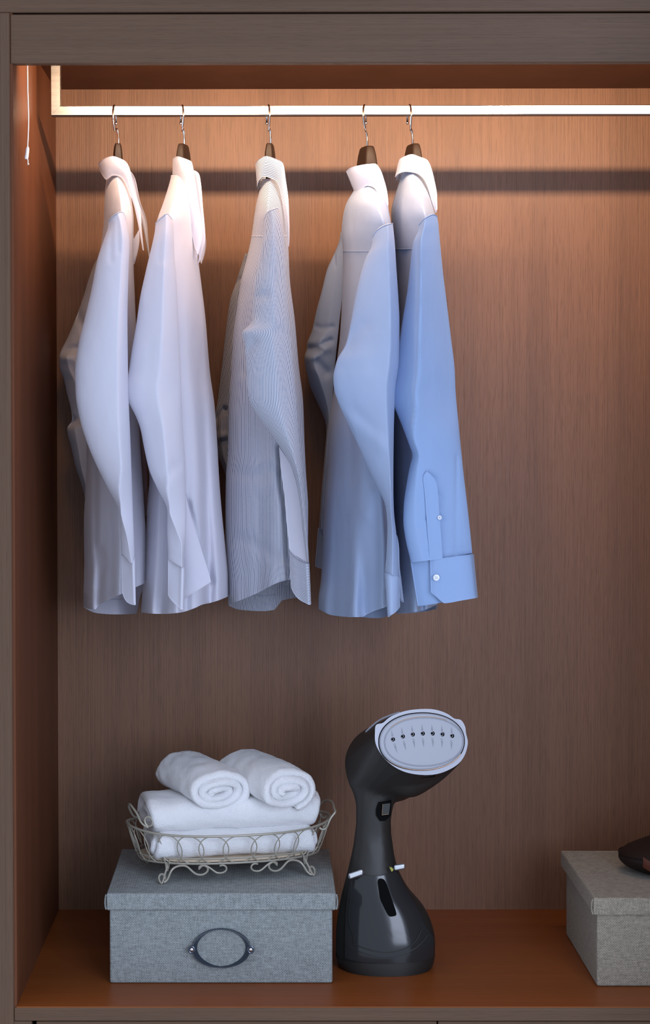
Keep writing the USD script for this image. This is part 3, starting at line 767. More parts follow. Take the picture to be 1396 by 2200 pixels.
# --- the blue shirt next to the striped one
b4 = shirt(
    'light blue shirt hanging next to the striped one, its far sleeve bent',
    ('blue_cotton', 'blue_cotton', 'blue_cotton', 'blue_collar', 'blue_cotton'),
    dict(left=[(400, 766), (413, 758), (435, 744), (468, 736), (505, 733), (532, 736), (571, 737), (631, 735), (721, 730), (781, 723), (860, 714), (920, 706), (1011, 702), (1071, 697), (1161, 693), (1251, 690), (1308, 684), (1330, 684)],
         right=[(400, 812), (413, 822), (440, 832), (480, 840), (540, 846), (646, 852), (830, 842), (1000, 843), (1100, 846), (1200, 852), (1330, 852)],
         ridge=[(400, .55), (440, .75), (480, .85), (700, .86), (1000, .8), (1330, .8)],
         depth=[(400, .31, .25, .29, .36), (420, .33, .20, .28, .39), (440, .36, .155, .26, .44), (480, .40, .122, .25, .48), (600, .42, .13, .26, .49), (1330, .38, .14, .26, .46)],
         rows=(396, 1326), kappa=.25, hem_near=[(0, 1308), (.18, 1322), (.45, 1326), (.58, 1325), (.60, 1322), (.86, 1304), (1, 1296)], hem_far=[(0, 1309), (.5, 1324), (.62, 1327), (.78, 1328), (1, 1310)],
         folds=[(2.4, .28, .013, 640, .8), (5.0, .1, .003, 800, 1)], creases=[([(739, 560), (740, 800), (762, 1000), (768, 1140), (783, 1322)], 9, .012), ([(768, 550), (772, 700)], 6, .004), ([(800, 1060), (790, 1110)], 9, -.006)], seed=31),
    541,
    dict(left=[(482, 800), (509, 799), (541, 787), (586, 775), (640, 763), (688, 754), (742, 742), (772, 724), (796, 718), (806, 715.5), (833, 717), (866, 727), (905, 745), (956, 769), (1017, 796), (1059, 817), (1092, 829), (1131, 832), (1191, 830), (1230, 827), (1311, 833), (1330, 834)],
         right=[(482, 843), (526, 848), (571, 851), (646, 856), (691, 858), (780, 857), (830, 850), (920, 846), (1011, 845), (1060, 845), (1095, 846), (1150, 852), (1251, 857), (1330, 862)],
         ridge=[(482, .75), (526, .74), (600, .80), (691, .82), (780, .85), (900, .86), (1000, .86), (1060, .82), (1100, .6), (1200, .55), (1330, .5)],
         depth=[(482, .115, .085, .11, .14), (540, .11, .07, .105, .135), (800, .115, .05, .10, .13), (1000, .11, .055, .095, .13), (1100, .10, .065, .095, .12), (1330, .098, .072, .09, .112)],
         rows=(486, 1232), kappa=[(482, .55), (800, .75), (1000, .6), (1330, .4)], top=[(0, 510), (.25, 494), (.65, 484), (1, 480)], hem_near=[(0, 1230), (1, 1240)], folds=(),
         creases=[([(742, 742), (780, 700)], 12, .003), ([(745, 905), (790, 930), (820, 960)], 12, -.003), ([(760, 880), (800, 920)], 9, .002)], seed=32),
    dict(left=[(500, 731), (511, 730), (547, 717), (577, 703), (625, 691), (670, 679), (715, 669), (740, 659), (748, 660), (765, 653.5), (787, 655), (806, 660), (824, 664), (860, 679), (893, 694), (920, 701), (980, 697), (1056, 690), (1131, 685), (1218, 678), (1240, 678)],
         right=[(500, 740), (547, 738), (585, 738), (700, 728), (760, 722), (800, 718), (860, 714), (920, 709), (980, 705), (1131, 695), (1240, 692)],
         ridge=[(500, .5), (700, .6), (742, .4), (752, .6), (770, .3), (830, .5), (900, .7), (940, .4), (1240, .5)],
         depth=[(500, .48, .47, .47, .52), (700, .51, .475, .475, .54), (760, .53, .47, .48, .55), (900, .53, .49, .49, .55), (1240, .52, .495, .50, .54)],
         rows=(503, 1138), kappa=.5, creases=[([(672, 700), (690, 705), (714, 703)], 4, .004), ([(660, 747), (690, 742), (710, 732)], 4, .007), ([(656, 768), (680, 752), (706, 745)], 6, -.004), ([(680, 780), (700, 800)], 8, .008), ([(719, 550), (720, 572)], 2, .003)], seed=33),
    [(744, 368, .300, 762, 413, .306, 0), (752, 361, .275, 767, 412, .276, .003), (769, 356, .256, 779, 405, .256, .005), (788, 353, .245, 790, 399, .245, .006), (805, 352, .238, 802, 402, .238, .006), (814, 360, .233, 812, 416, .231, .005), (824, 384, .227, 822, 438, .224, .003), (831, 410, .220, 829, 452, .218, .002), (834, 438, .214, 832, 462, .213, .001)],
    [[(827, 1230, .104, 833.5, 1311, .100, 0), (829, 1231, .086, 834, 1326, .084, 0), (840, 1234, .076, 841, 1321, .075, 0), (851, 1237, .080, 850, 1314, .080, 0), (857, 1240, .092, 858, 1304, .094, 0)],
     [(852, 1150, .096, 853, 1200, .096, 0), (856, 1180, .100, 857, 1251, .100, 0), (857, 1215, .104, 862, 1290, .104, 0), (860, 1240, .108, 866, 1294, .110, 0)]],
    0, far_cuff=[(684, 1134, .495, 677.5, 1217, .495, 0), (689, 1136, .50, 683, 1220, .50, 0), (695, 1138, .505, 690, 1222, .505, 0)], leaf_shift=(.0, 0))

# --- the rightmost blue shirt
b5 = shirt(
    'rightmost light blue shirt, whose near sleeve hangs forward with its buttoned cuff showing',
    ('blue_cotton', 'blue_cotton', 'blue_cotton_deep', 'blue_collar', 'blue_cotton_deep'),
    dict(left=[(372, 862), (399, 855), (420, 848), (456, 840), (510, 843), (600, 850), (700, 852), (830, 836), (1000, 842), (1100, 846), (1200, 850), (1317, 851), (1330, 851)],
         right=[(372, 905), (399, 918), (440, 930), (470, 936), (571, 944), (720, 950), (920, 948), (1100, 944), (1299, 939), (1330, 938)],
         ridge=[(372, .55), (430, .72), (470, .78), (700, .6), (1330, .5)],
         depth=[(372, .31, .25, .29, .36), (400, .34, .20, .28, .39), (430, .37, .155, .26, .44), (470, .40, .122, .25, .48), (600, .42, .14, .26, .49), (1330, .38, .16, .26, .46)],
         rows=(370, 1314), kappa=.25, hem_near=[(0, 1317), (.5, 1314), (1, 1299)], hem_far=[(0, 1318), (.6, 1315), (1, 1308)],
         folds=[(2.7, .2, .012, 520, .8), (6.0, .1, .003, 800, 1)], creases=[([(871, 545), (866, 640), (862, 800)], 6, .010)], seed=41),
    533,
    dict(left=[(466, 900), (482, 899), (511, 888), (571, 881), (616, 876), (691, 864), (751, 855), (800, 848), (818, 845), (842, 840.5), (863, 842), (884, 851), (929, 869), (962, 881), (977, 886.5), (999, 881), (1029, 875), (1086, 867), (1116, 866), (1161, 872), (1203, 882), (1240, 886)],
         right=[(466, 933), (468, 938), (511, 944), (571, 950), (646, 959), (721, 968), (800, 977), (830, 978), (920, 986), (1011, 995), (1095, 1004), (1188, 1013), (1240, 1017)],
         ridge=[(466, .35), (482, .30), (601, .34), (691, .38), (800, .40), (860, .38), (950, .12), (1000, .15), (1240, .2)],
         depth=[(466, .105, .075, .10, .13), (540, .105, .055, .10, .13), (800, .108, .040, .095, .12), (900, .10, .040, .09, .12), (1000, .09, .055, .085, .115), (1240, .085, .062, .08, .105)],
         rows=(470, 1205), kappa=[(466, .8), (860, .85), (960, .4), (1240, .35)], top=[(0, 484), (.3, 470), (.8, 461), (1, 466)], hem_near=[(0, 1209), (.35, 1203), (1, 1188)], hem_far=[(0, 1209), (1, 1190)], folds=(),
         creases=[([(981, 980), (979, 1190)], 2.5, .002), ([(920, 1115), (935, 1108), (950, 1116)], 4, .003), ([(925, 1190), (945, 1196)], 5, .003), ([(920, 1020), (935, 1030)], 5, .002), ([(936, 1060), (950, 1070), (944, 1090)], 4, .002)], seed=42),
    dict(left=[(520, 842), (700, 852), (900, 838), (1100, 845), (1140, 845)], right=[(520, 850), (700, 862), (900, 848), (1140, 856)],
         ridge=[(520, .5), (1140, .5)], depth=[(520, .49, .48, .49, .52), (1140, .51, .495, .51, .53)], rows=(524, 1138), kappa=.4, seed=43),
    [(856, 350, .300, 849, 381, .306, 0), (859, 342, .276, 850, 380, .276, .003), (866, 338, .260, 857, 373, .258, .005), (884, 332, .246, 872, 369, .246, .007), (900, 337, .240, 893, 372, .238, .007), (917, 344, .235, 910, 384, .231, .006), (923, 354, .231, 919, 402, .226, .005), (933, 390, .225, 927, 430, .221, .003), (938, 420, .219, 933, 447, .217, .002), (938.5, 450, .213, 936, 458, .213, .001)],
    [[(883, 1209, .092, 898, 1302, .090, 0), (900, 1207, .082, 916, 1300, .080, 0), (926, 1203, .074, 941, 1296, .072, 0), (945, 1200, .076, 958, 1292, .075, 0)],
     [(924, 1203, .068, 926, 1273, .066, 0), (932, 1202, .064, 935, 1280, .062, 0), (944, 1200, .061, 948, 1292, .059, 0), (950, 1199, .060, 954, 1296, .058, 0), (985, 1194, .056, 992, 1290, .055, 0), (1010, 1191, .062, 1020, 1285, .061, 0), (1015, 1190, .074, 1024.5, 1284, .074, 0), (1016, 1190, .090, 1025, 1283, .092, 0)]],
    0, leaf_shift=(.004, 0))
plackets(b5, 'sleeve_placket', [(916, 1012, .0555, 917, 1014, .0555, 0), (909, 1026, .0565, 926, 1020, .0545, .001), (912, 1056, .0580, 938, 1040, .0550, .0015), (916, 1110, .060, 944, 1108, .057, .0015), (920, 1160, .0615, 948, 1158, .0585, .0015), (924, 1204, .064, 951, 1200, .060, .001)], 'blue_cotton_deep')
button(b5, 937, 1241, .0588)
button(b5, 944, 1112, .0548, 0.0035)

# ------------------------------------------------------------------ linen boxes
def linen_box(label, x0, x1, y0, y1, hz, lx0, lx1, ly0, ly1, lip, mat, ring=None):
    t = thing('storage_box', label, 'box', ((x0 + x1) / 2, (y0 + y1) / 2, 0))
    wall = 0.003
    b = rbox(x0, x1, y0, y1, 0.0003, hz - 0.006, 0.0035) - m3.Manifold.cube((x1 - x0 - 2 * wall, y1 - y0 - 2 * wall, hz)).translate((x0 + wall, y0 + wall, 0.004))
    obj('body', b, mat, t, smooth=40)
    lid = rbox(lx0, lx1, ly0, ly1, hz - lip, hz, 0.003) - m3.Manifold.cube((lx1 - lx0 - 2 * 0.0025, ly1 - ly0 - 2 * 0.0025, lip)).translate((lx0 + 0.0025, ly0 + 0.0025, hz - lip - 0.0028))
    l = obj('lid', lid, mat, t, smooth=40)
    # the cloth's folded corners on the lid
    for xx in (lx0, lx1):
        sg = 1 if xx == lx1 else -1
        obj('corner_fold', tube(smooth_path([(xx + sg * 0.0008, ly0 + 0.0045, hz - 0.003), (xx + sg * 0.0022, ly0 + 0.004, hz - lip * 0.35), (xx + sg * 0.0022, ly0 + 0.004, hz - lip * 0.75), (xx + sg * 0.0006, ly0 + 0.0035, hz - lip + 0.001)], 20), 0.0014, 8), mat, l)
    return t


yb = 0.126
bx0, bx1 = float(P(235.5, 2040, yb)[0]), float(P(714, 2040, yb)[0])
LIDZ = float(P(475, 1919, yb - 0.006)[2])
lx0, lx1 = float(P(228.5, 1938, yb - 0.006)[0]), float(P(721.5, 1938, yb - 0.006)[0])
box1 = linen_box('blue-grey linen box with an oval metal pull, under the wire basket', bx0, bx1, yb, 0.447, LIDZ, lx0, lx1, yb - 0.006, 0.453, 0.0285, 'linen_grey')
# oval pull with its two rivets
yh = yb - 0.0005
cx_, cz_ = P(475.5, 2036, yh)[0], P(475.5, 2036, yh)[2]
pull = UsdGeom.Xform.Define(stage, path_for('pull', box1)).GetPrim()
ang = np.linspace(0, 2 * np.pi, 96, endpoint=False)
rings = []
for k in range(96):
    side = abs(math.cos(ang[k])) ** 1.5
    dep = 0.0055 + 0.0060 * side
    inn = -0.0018 - 0.0062 * side
    prof = [(0.0, 0.0), (0.0, -0.85), (-0.0004, -1.0), (-0.0011, -1.0), (-0.0016, -0.88), (inn, -0.12), (inn, 0.0)]
    e_ = np.array([math.cos(ang[k]) * 0.0478, math.sin(ang[k]) * 0.0322])
    nrm = np.array([math.cos(ang[k]) / 0.0478, math.sin(ang[k]) / 0.0322])
    nrm /= np.linalg.norm(nrm)
    rings.append([[cx_ + e_[0] + nrm[0] * a, yh + b_ * dep, cz_ + e_[1] + nrm[1] * a] for a, b_ in prof])
rings = np.array(rings)
n_ = len(prof)
rr = np.concatenate([rings, rings[:1]])
obj('oval_ring', trimesh.Trimesh(rr.reshape(-1, 3), grid_faces(97, n_, wrap=True), process=False), 'gunmetal', pull, smooth=40)
for sg in (-1, 1):
    px0 = cx_ + sg * 0.0482
    obj('eyelet', tube([(px0 + 0.0046 * math.cos(a), yh - 0.0125, cz_ + 0.0052 * math.sin(a)) for a in np.linspace(0, 2 * np.pi, 24, endpoint=False)], 0.0014, 8, closed=True), 'gunmetal', pull)
    rv = trimesh.creation.icosphere(2, 0.0036)
    rv.apply_scale([1, 0.7, 1])
    rv.apply_translation([px0 + 0.0002, yh - 0.0120, cz_])
    obj('rivet_post', tube([(px0, yh + 0.001, cz_), (px0, yh - 0.012, cz_)], 0.0018, 10), 'gunmetal', pull)
    obj('rivet', rv, 'chrome', pull)

y2 = 0.108
b2x0 = float(P(1282, 2040, y2)[0])
l2x0 = float(P(1275, 1945, y2 - 0.006)[0])
LID2 = float(P(1300, 1929, y2 - 0.006)[2])
linen_box('grey-brown linen box at the right edge, under the dark leather pouch', b2x0, b2x0 + 0.235, y2, 0.43, LID2, l2x0, l2x0 + 0.249, y2 - 0.006, 0.453, 0.0290, 'linen_grey_warm')

# dark leather pouch on the right-hand box
yp = 0.285
pc = P(1327, 1846, yp)
t = thing('leather_pouch', 'dark brown rounded leather pouch on the right-hand box lid, mostly cut off', 'bag', (pc[0] + 0.10, yp, LID2))
s_ = m3.Manifold.sphere(1.0, 72).scale((0.115, 0.085, 0.034))
s2 = m3.Manifold.sphere(1.0, 72).scale((0.085, 0.060, 0.038)).translate((0.035, 0.0, 0.020))
body_ = m3.Manifold.batch_hull([s_, s2]).translate((pc[0] + 0.1165, yp, LID2 + 0.027)) ^ m3.Manifold.cube((1, 1, 1)).translate((pc[0] - 0.2, yp - 0.5, LID2 + 0.0006))
v, f, _ = meshkit.arrays(body_)
tm = trimesh.Trimesh(v, f)
for _ in range(1):
    tm = tm.subdivide()
obj('body', tm, 'leather_brown', t, smooth=50)
zz = LID2 + 0.020
arc = []
for dx in np.linspace(-0.084, 0.070, 36):
    k = math.sqrt(1 - ((zz - LID2 - 0.027) / 0.034) ** 2)
    arc.append((pc[0] + 0.1165 + dx, yp - 0.085 * math.sqrt(max(k * k - (dx / 0.115) ** 2, 0)) - 0.0014, zz + 0.010 * max(0, 1 - (dx + 0.084) / 0.03) ** 2))
arc = np.array(arc)
g = np.stack([arc + [0, 0, 0.0085], arc + [0, -0.0015, 0.003], arc + [0, -0.0015, -0.003], arc + [0, 0, -0.0085]], 1)
m_, q_ = sheet(g, thick=0.0028)
obj('strap', m_, 'leather_strap', t, smooth=40)
obj('seam', tube(smooth_path([(pc[0] + 0.1165 + 0.1145 * math.cos(a), yp + 0.0845 * math.sin(a), LID2 + 0.034) for a in np.linspace(0, 2 * np.pi, 60, endpoint=False)], 120, True), 0.0011, 6, closed=True), 'leather_brown', t)

# ------------------------------------------------------------------ garment steamer
YS = 0.235
t = thing('garment_steamer', 'black handheld garment steamer standing upright with its pale steam plate facing out', 'steamer', (P(828, 2090, YS)[0], YS, 0))
L_ = [(1690, 762), (1734, 764.5), (1756, 765), (1792, 762), (1815, 759), (1849, 752), (1880, 745), (1914, 736), (1958, 727), (2007, 721.5), (2034, 721.5), (2055, 723), (2066, 726), (2074, 731)]
R_ = [(1690, 852), (1722, 846), (1743, 840), (1780, 840), (1817, 844), (1856, 851), (1880, 861), (1912, 880), (1939, 904), (1961, 918), (1990, 929), (2014, 934), (2039, 933), (2055, 931.5), (2066, 929), (2074, 925)]
Dp = [(1690, .030), (1780, .028), (1850, .038), (1914, .052), (1980, .064), (2039, .070), (2074, .069)]
rows_ = np.linspace(1690, 2074, 84)
ang = np.linspace(0, 2 * np.pi, 64, endpoint=False)
zb = P(828, rows_, YS)[:, 2]
zb = 0.0002 + (zb - zb[-1]) * (zb[0] / (zb[0] - zb[-1]))


def steamer_ring(i, grow=0.0, dmul=1.0):
    a, b = P(curve(L_, rows_[i]), rows_[i], YS)[0], P(curve(R_, rows_[i]), rows_[i], YS)[0]
    c, h_ = (a + b) / 2, (b - a) / 2 + grow
    d_ = float(curve(Dp, rows_[i])) * dmul + grow
    cs, sn_ = np.cos(ang), np.sin(ang)
    e = 0.86
    return np.stack([c + np.sign(cs) * np.abs(cs) ** e * h_, YS + np.sign(sn_) * np.abs(sn_) ** e * d_, np.full(64, zb[i])], 1)


rg = np.array([steamer_ring(i) for i in range(84)])
vv_ = np.vstack([rg.reshape(-1, 3), rg[0].mean(0), rg[-1].mean(0)])
ff_ = np.vstack([grid_faces(84, 64, wrap=True), [[84 * 64, (k + 1) % 64, k] for k in range(64)], [[84 * 64 + 1, 83 * 64 + k, 83 * 64 + (k + 1) % 64] for k in range(64)]])
tmh = trimesh.Trimesh(vv_, ff_, process=True)
trimesh.repair.fix_normals(tmh)
handle = m3.Manifold(m3.Mesh(np.asarray(tmh.vertices, np.float32), np.asarray(tmh.faces, np.uint32)))

# the steam head: an oval mouth that runs back into a rounded shoulder above the handle
NPL = np.array([0.16, -0.97, 0.10])
NPL /= np.linalg.norm(NPL)
PC = P(905, 1592, 0.135)
mouth_px = [(500, 220), (560, 172), (600, 148), (700, 115), (780, 102), (850, 97), (950, 100), (1050, 130), (1130, 178), (1185, 240), (1225, 300), (1243, 350), (1246, 400), (1228, 480), (1180, 560), (1100, 620), (1000, 660), (900, 675), (800, 670), (700, 650), (600, 600), (520, 530), (462, 450), (440, 380), (440, 310), (455, 265)]
cv = lambda q: (700 + q[0] / 4.106, 1500 + q[1] / 4.106)


def plate_pts(pts, off, grow=1.0, n=120):
    q = np.array([cv(p) for p in pts])
    c = q.mean(0)
    q = smooth_path(c + (q - c) * grow, n, closed=True)
    return PP(q[:, 0], q[:, 1], PC + NPL * off, NPL)


def ball(px, py, y, r, sy=1.0):
    c = P(px, py, y)
    k = (y + 3.0) / F
    return m3.Manifold.sphere(1.0, 40).scale((r * k, r * k * sy, r * k)).translate(tuple(c))


mouth0 = plate_pts(mouth_px, -0.0035, 1.0)
mouth1 = plate_pts(mouth_px, -0.030, 1.03)
head = m3.Manifold.hull_points(np.vstack([mouth0, plate_pts(mouth_px, -0.012, 1.012)]))
back = [ball(822, 1640, 0.255, 82, 0.75), ball(800, 1668, 0.245, 54, 0.8), ball(845, 1662, 0.235, 62, 0.8)]
head = m3.Manifold.batch_hull([head] + back) + m3.Manifold.batch_hull([m3.Manifold.hull_points(mouth1), ball(876, 1654, 0.205, 60, 0.9), ball(912, 1640, 0.19, 52, 0.9), ball(950, 1628, 0.175, 36, 0.9)])
neckb = m3.Manifold.batch_hull([ball(803, 1690, 0.24, 46, 0.9), ball(806, 1736, YS, 38, 0.9)])
sb = head + neckb + handle
sb = sb.simplify(0.0006).refine_to_length(0.006)
mm = sb.to_mesh()
tmb = trimesh.Trimesh(mm.vert_properties[:, :3], mm.tri_verts)
tmb.merge_vertices(digits_vertex=4)
tmb.update_faces(tmb.nondegenerate_faces())
tmb.remove_unreferenced_vertices()
low = tmb.vertices[:, 2] < 0.03
near_mouth = ((tmb.vertices - PC) @ NPL) > -0.010
keep = tmb.vertices.copy()
lap = trimesh.smoothing.laplacian_calculation(tmb, equal_weight=True)
sv = keep.copy()
for k in range(60):
    sv = sv + (0.5 if k % 2 == 0 else -0.505) * (lap @ sv - sv)
for k in range(5):
    sv = sv + 0.5 * (lap @ sv - sv)
mv = sv - keep
ln = np.linalg.norm(mv, axis=1, keepdims=True)
tmb.vertices = keep + mv * np.minimum(1, 0.008 / np.maximum(ln, 1e-9))
tmb.vertices[low | near_mouth] = keep[low | near_mouth]
body_s = obj('body', tmb, 'steamer_black', t, smooth=45)


def plate_solid(outline, off0, off1):
    a, b = PP(outline[:, 0], outline[:, 1], PC + NPL * off0, NPL), PP(outline[:, 0], outline[:, 1], PC + NPL * off1, NPL)
    n = len(a)
    c0, c1 = a.mean(0), b.mean(0)
    v = np.vstack([a, b, c0, c1])
    f = []
    for k in range(n):
        j = (k + 1) % n
        f += [[k, j, n + j], [k, n + j, n + k], [2 * n, j, k], [2 * n + 1, n + k, n + j]]
    m = trimesh.Trimesh(v, np.array(f), process=False)
    if m.volume < 0:
        m.invert()
    return m


rim_px = [(500, 218), (540, 185), (600, 148), (700, 113), (780, 100), (850, 95), (950, 99), (1050, 128), (1105, 160), (1140, 182), (1180, 188), (1210, 215), (1230, 262), (1234, 300), (1248, 360), (1251, 400), (1232, 482), (1182, 565), (1100, 624), (1000, 664), (900, 678), (800, 673), (700, 652), (600, 604), (520, 535), (462, 455), (436, 390), (431, 330), (433, 280), (440, 240), (465, 226)]
rp = smooth_path(np.array([cv(p) for p in rim_px]), 160, closed=True)
rim = obj('plate_rim', plate_solid(rp, -0.004, 0.0015), 'steamer_rim', t, smooth=30)


def oval(cx, cy, rx, ry, tilt, n=110):
    a = np.linspace(0, 2 * np.pi, n, endpoint=False)
    e = 0.94
    x, y = np.sign(np.cos(a)) * np.abs(np.cos(a)) ** e * rx, np.sign(np.sin(a)) * np.abs(np.sin(a)) ** e * ry
    c, s = math.cos(tilt), math.sin(tilt)
    q = np.stack([cx + x * c - y * s, cy + x * s + y * c], 1)
    return np.stack([700 + q[:, 0] / 4.106, 1500 + q[:, 1] / 4.106], 1)


def ring_line(o, off, r, name, mat, parent, a0=0, a1=1):
    q = PP(o[:, 0], o[:, 1], PC + NPL * off, NPL)
    n = len(q)
    if a0 == 0 and a1 == 1:
        obj(name, tube(q, r, 8, closed=True), mat, parent)
    else:
        obj(name, tube(np.roll(q, -int(a0 * n), 0)[:int((a1 - a0) * n)], r, 8), mat, parent)


TL = -0.02
o1 = oval(843, 383, 378, 254, TL)
ring_line(o1, 0.0016, 0.0007, 'groove_line', 'black_plain', rim)
plate = obj('steam_plate', plate_solid(oval(845, 382, 370, 246, TL), -0.002, 0.0048), 'steamer_plate', t, smooth=30)
ring_line(oval(845, 382, 368, 244, TL), 0.0048, 0.0010, 'bead', 'steamer_plate', plate)
ring_line(oval(862, 385, 345, 213, TL), 0.0048, 0.0012, 'bead', 'steamer_plate', plate)
ring_line(oval(862, 384, 352, 219, TL), 0.0046, 0.0007, 'trim_line', 'copper_line', plate, 0.60, 0.86)
ring_line(oval(848, 383, 374, 251, TL), 0.0030, 0.0008, 'trim_line', 'copper_line', plate, 0.08, 0.42)


def disc(px, py, off0, off1, r, n=20):
    c = PP(px, py, PC, NPL)
    a = np.linspace(0, 2 * np.pi, n, endpoint=False)
    u = np.cross(NPL, [0, 0, 1.0])
    u /= np.linalg.norm(u)
    w = np.cross(u, NPL)
    return m3.Manifold.hull_points(np.vstack([c + NPL * o + r * (np.cos(a)[:, None] * u + np.sin(a)[:, None] * w) for o in (off0, off1)]))


for (x, y), (x2, y2_) in zip([(585, 362), (672, 336), (760, 318), (848, 310), (935, 310), (1021, 317), (1107, 331)], [(605, 408), (687, 385), (770, 365), (853, 360), (938, 357), (1020, 362), (1104, 380)]):
    q = cv((x, y))
    h_ = obj('steam_hole', disc(q[0], q[1], 0.004, 0.0052, 0.0034), 'black_plain', plate, smooth=30)
    c = PP(q[0], q[1], PC + NPL * 0.0054, NPL)
    u = np.cross(NPL, [0, 0, 1.0])
    u /= np.linalg.norm(u)
    w = np.cross(u, NPL)
    obj('hole_ring', tube([c + 0.0023 * (math.cos(a) * u + math.sin(a) * w) for a in np.linspace(0, 2 * np.pi, 20, endpoint=False)], 0.0004, 6, closed=True), 'steamer_rim', h_)
    q2 = cv((x2, y2_))
    c = PP(q2[0], q2[1], PC + NPL * 0.0050, NPL)
    obj('dimple', tube([c + 0.0014 * (math.cos(a) * u + math.sin(a) * w) for a in np.linspace(0, 2 * np.pi, 16, endpoint=False)], 0.0003, 6, closed=True), 'steamer_plate', plate)
    dx = (x2 - x)
    f0 = [cv((x - dx * 0.25 - 2, y - 78)), cv((x, y - 26))]
    f1 = [cv((x2 + 2, y2_ + 14)), cv((x2 + dx * 1.0 + 4, y2_ + 76))]
    for (a0, a1), r in ((f0, (0.0003, 0.0017)), (f1, (0.0017, 0.0003))):
        p0, p1 = PP(*a0, PC + NPL * 0.0046, NPL), PP(*a1, PC + NPL * 0.0046, NPL)
        obj('rib', tube(np.linspace(p0, p1, 10), np.linspace(r[0], r[1], 10), 8), 'steamer_plate', plate)

# white strip along the top of the head, and the moulded line under the mouth
pts_ = np.array([cv(p) for p in [(345, 290), (400, 238), (460, 190), (520, 158), (600, 128), (650, 112)]])
from_top = [P(x, y, 0.20 - 0.03 * k / 5) for k, (x, y) in enumerate(pts_)]
obj('top_strip', tube(smooth_path(np.array(from_top) + [0.0006, 0, -0.0022], 30), [0.0004] + [0.0017] * 28 + [0.0004], 10), 'steamer_rim', t)
pts_ = [cv(p) for p in [(805, 697), (860, 698), (920, 693), (962, 686)]]
obj('vent_line', tube([P(x, y, 0.1445 - 0.0005 * k) for k, (x, y) in enumerate(pts_)], 0.0012, 8), 'black_plain', t)

# trigger
yt = YS - 0.031
tp = np.array([P(x, y, yt) for x, y in ((813, 1724), (841, 1721), (839, 1752), (828, 1763), (816, 1764), (808, 1752), (808, 1738))])
tr = m3.Manifold.hull_points(np.vstack([tp + [0, 0.012, 0], tp * 1.0 + [0, -0.001, 0]]))
tb = obj('trigger_housing', tr, 'black_plain', t, smooth=25)
tp = np.array([P(x, y, yt - 0.004) for x, y in ((821, 1726), (839, 1724), (836, 1750), (819, 1752))])
obj('trigger', m3.Manifold.hull_points(np.vstack([tp + [0, 0.01, 0], (tp - tp.mean(0)) * 0.9 + tp.mean(0) + [0, -0.002, 0]])), 'steamer_band', t, smooth=25)
obj('trigger_line', tube([tp[0] * 0.5 + tp[1] * 0.5 + (tp[0] - tp[1]) * 0.45 + [0, -0.0022, -0.001], tp[3] + [0.001, -0.0022, 0.001]], 0.0004, 6), 'copper_line', t)
obj('trigger_line', tube([tp[3] + [0.001, -0.0022, 0.001], tp[2] + [-0.001, -0.0022, 0.001]], 0.0004, 6), 'copper_line', t)

# foot band, a hair proud of the body
i0 = int(np.argmin(np.abs(rows_ - 2046)))
front_drop = lambda i: 0
rb_ = []
for i in range(i0, 84):
    q = steamer_ring(i, 0.0012)
    if i == i0:
        q[:, 2] += 0.020 * np.clip(np.cos(ang), 0, 1) ** 3 - 0.004 * np.clip(-np.cos(ang), 0, 1) ** 2
    rb_.append(q)
rb_ = np.array(rb_)
lo = rb_[-1].copy()
top_in = rb_[0] * 1.0
c_ = top_in.mean(0)
top_in = c_ + (top_in - c_) * [0.97, 0.97, 1.0]
rb_ = np.concatenate([top_in[None], rb_])
vv_ = np.vstack([rb_.reshape(-1, 3), [lo.mean(0)]])
k_ = len(rb_)
ff_ = np.vstack([grid_faces(k_, 64, wrap=True), [[k_ * 64, (k_ - 1) * 64 + k, (k_ - 1) * 64 + (k + 1) % 64] for k in range(64)]])
obj('foot_band', trimesh.Trimesh(vv_, ff_[:, ::-1], process=False), 'steamer_band', t, smooth=40)

# glossy water tank: a shell over the front of the lower body
tl = [(1862, 757), (1900, 750), (1951, 743.5), (2019, 741), (2052, 741)]
tr_ = [(1862, 847), (1868, 851), (1905, 872), (1946, 897), (1975, 910), (2010, 929), (2052, 927)]
g_ = []
for row in np.linspace(1863, 2043, 40):
    i = (row - 1690) / (2074 - 1690) * 83
    i_lo = int(i)
    q = steamer_ring(i_lo, 0.0022) * (1 - (i - i_lo)) + steamer_ring(min(i_lo + 1, 83), 0.0022) * (i - i_lo)
    a, b = P(curve(tl, row), row, YS - 0.03)[0], P(curve(tr_, row), row, YS - 0.03)[0]
    fr = q[33:64]                                        # the front half, from left to right
    xs = np.linspace(max(a, fr[0, 0]), min(b, fr[-1, 0]), 36)
    ys = np.interp(xs, fr[:, 0], fr[:, 1])
    zz_ = np.interp(xs, fr[:, 0], fr[:, 2])
    dip = 0.0055 * np.sin(np.pi * np.linspace(0, 1, 36)) * np.clip(1 - (row - 1863) / 60, 0, 1)
    low_ = 0.011 * np.sin(np.pi * np.linspace(0, 1, 36)) * np.clip((row - 1980) / 63, 0, 1) * 0.15
    g_.append(np.stack([xs, ys, zz_ - dip - low_], 1))
g_ = np.array(g_)
m_, q_ = sheet(g_, thick=0.0030)
tank = obj('water_tank', m_, 'steamer_tank', t, smooth=40)
obj('tank_edge', tube(smooth_path(np.concatenate([g_[::-2, 1], g_[0, 3:-3:3], g_[::2, -2]]) + [0, -0.0012, 0], 160), 0.0006, 6), 'steamer_band', tank)
ins = np.array([g_[int(k), 3 + int(2 * abs(math.sin(k / 6)))] for k in range(0)]) if False else None
slot = [(813, 1890), (820, 1888.5), (827, 1893), (840, 1928), (851, 1961), (850, 1967), (843, 1969), (836, 1968), (824, 1946), (817, 1931), (814, 1908)]
sl_ = smooth_path(np.array(slot, float), 60, closed=True)


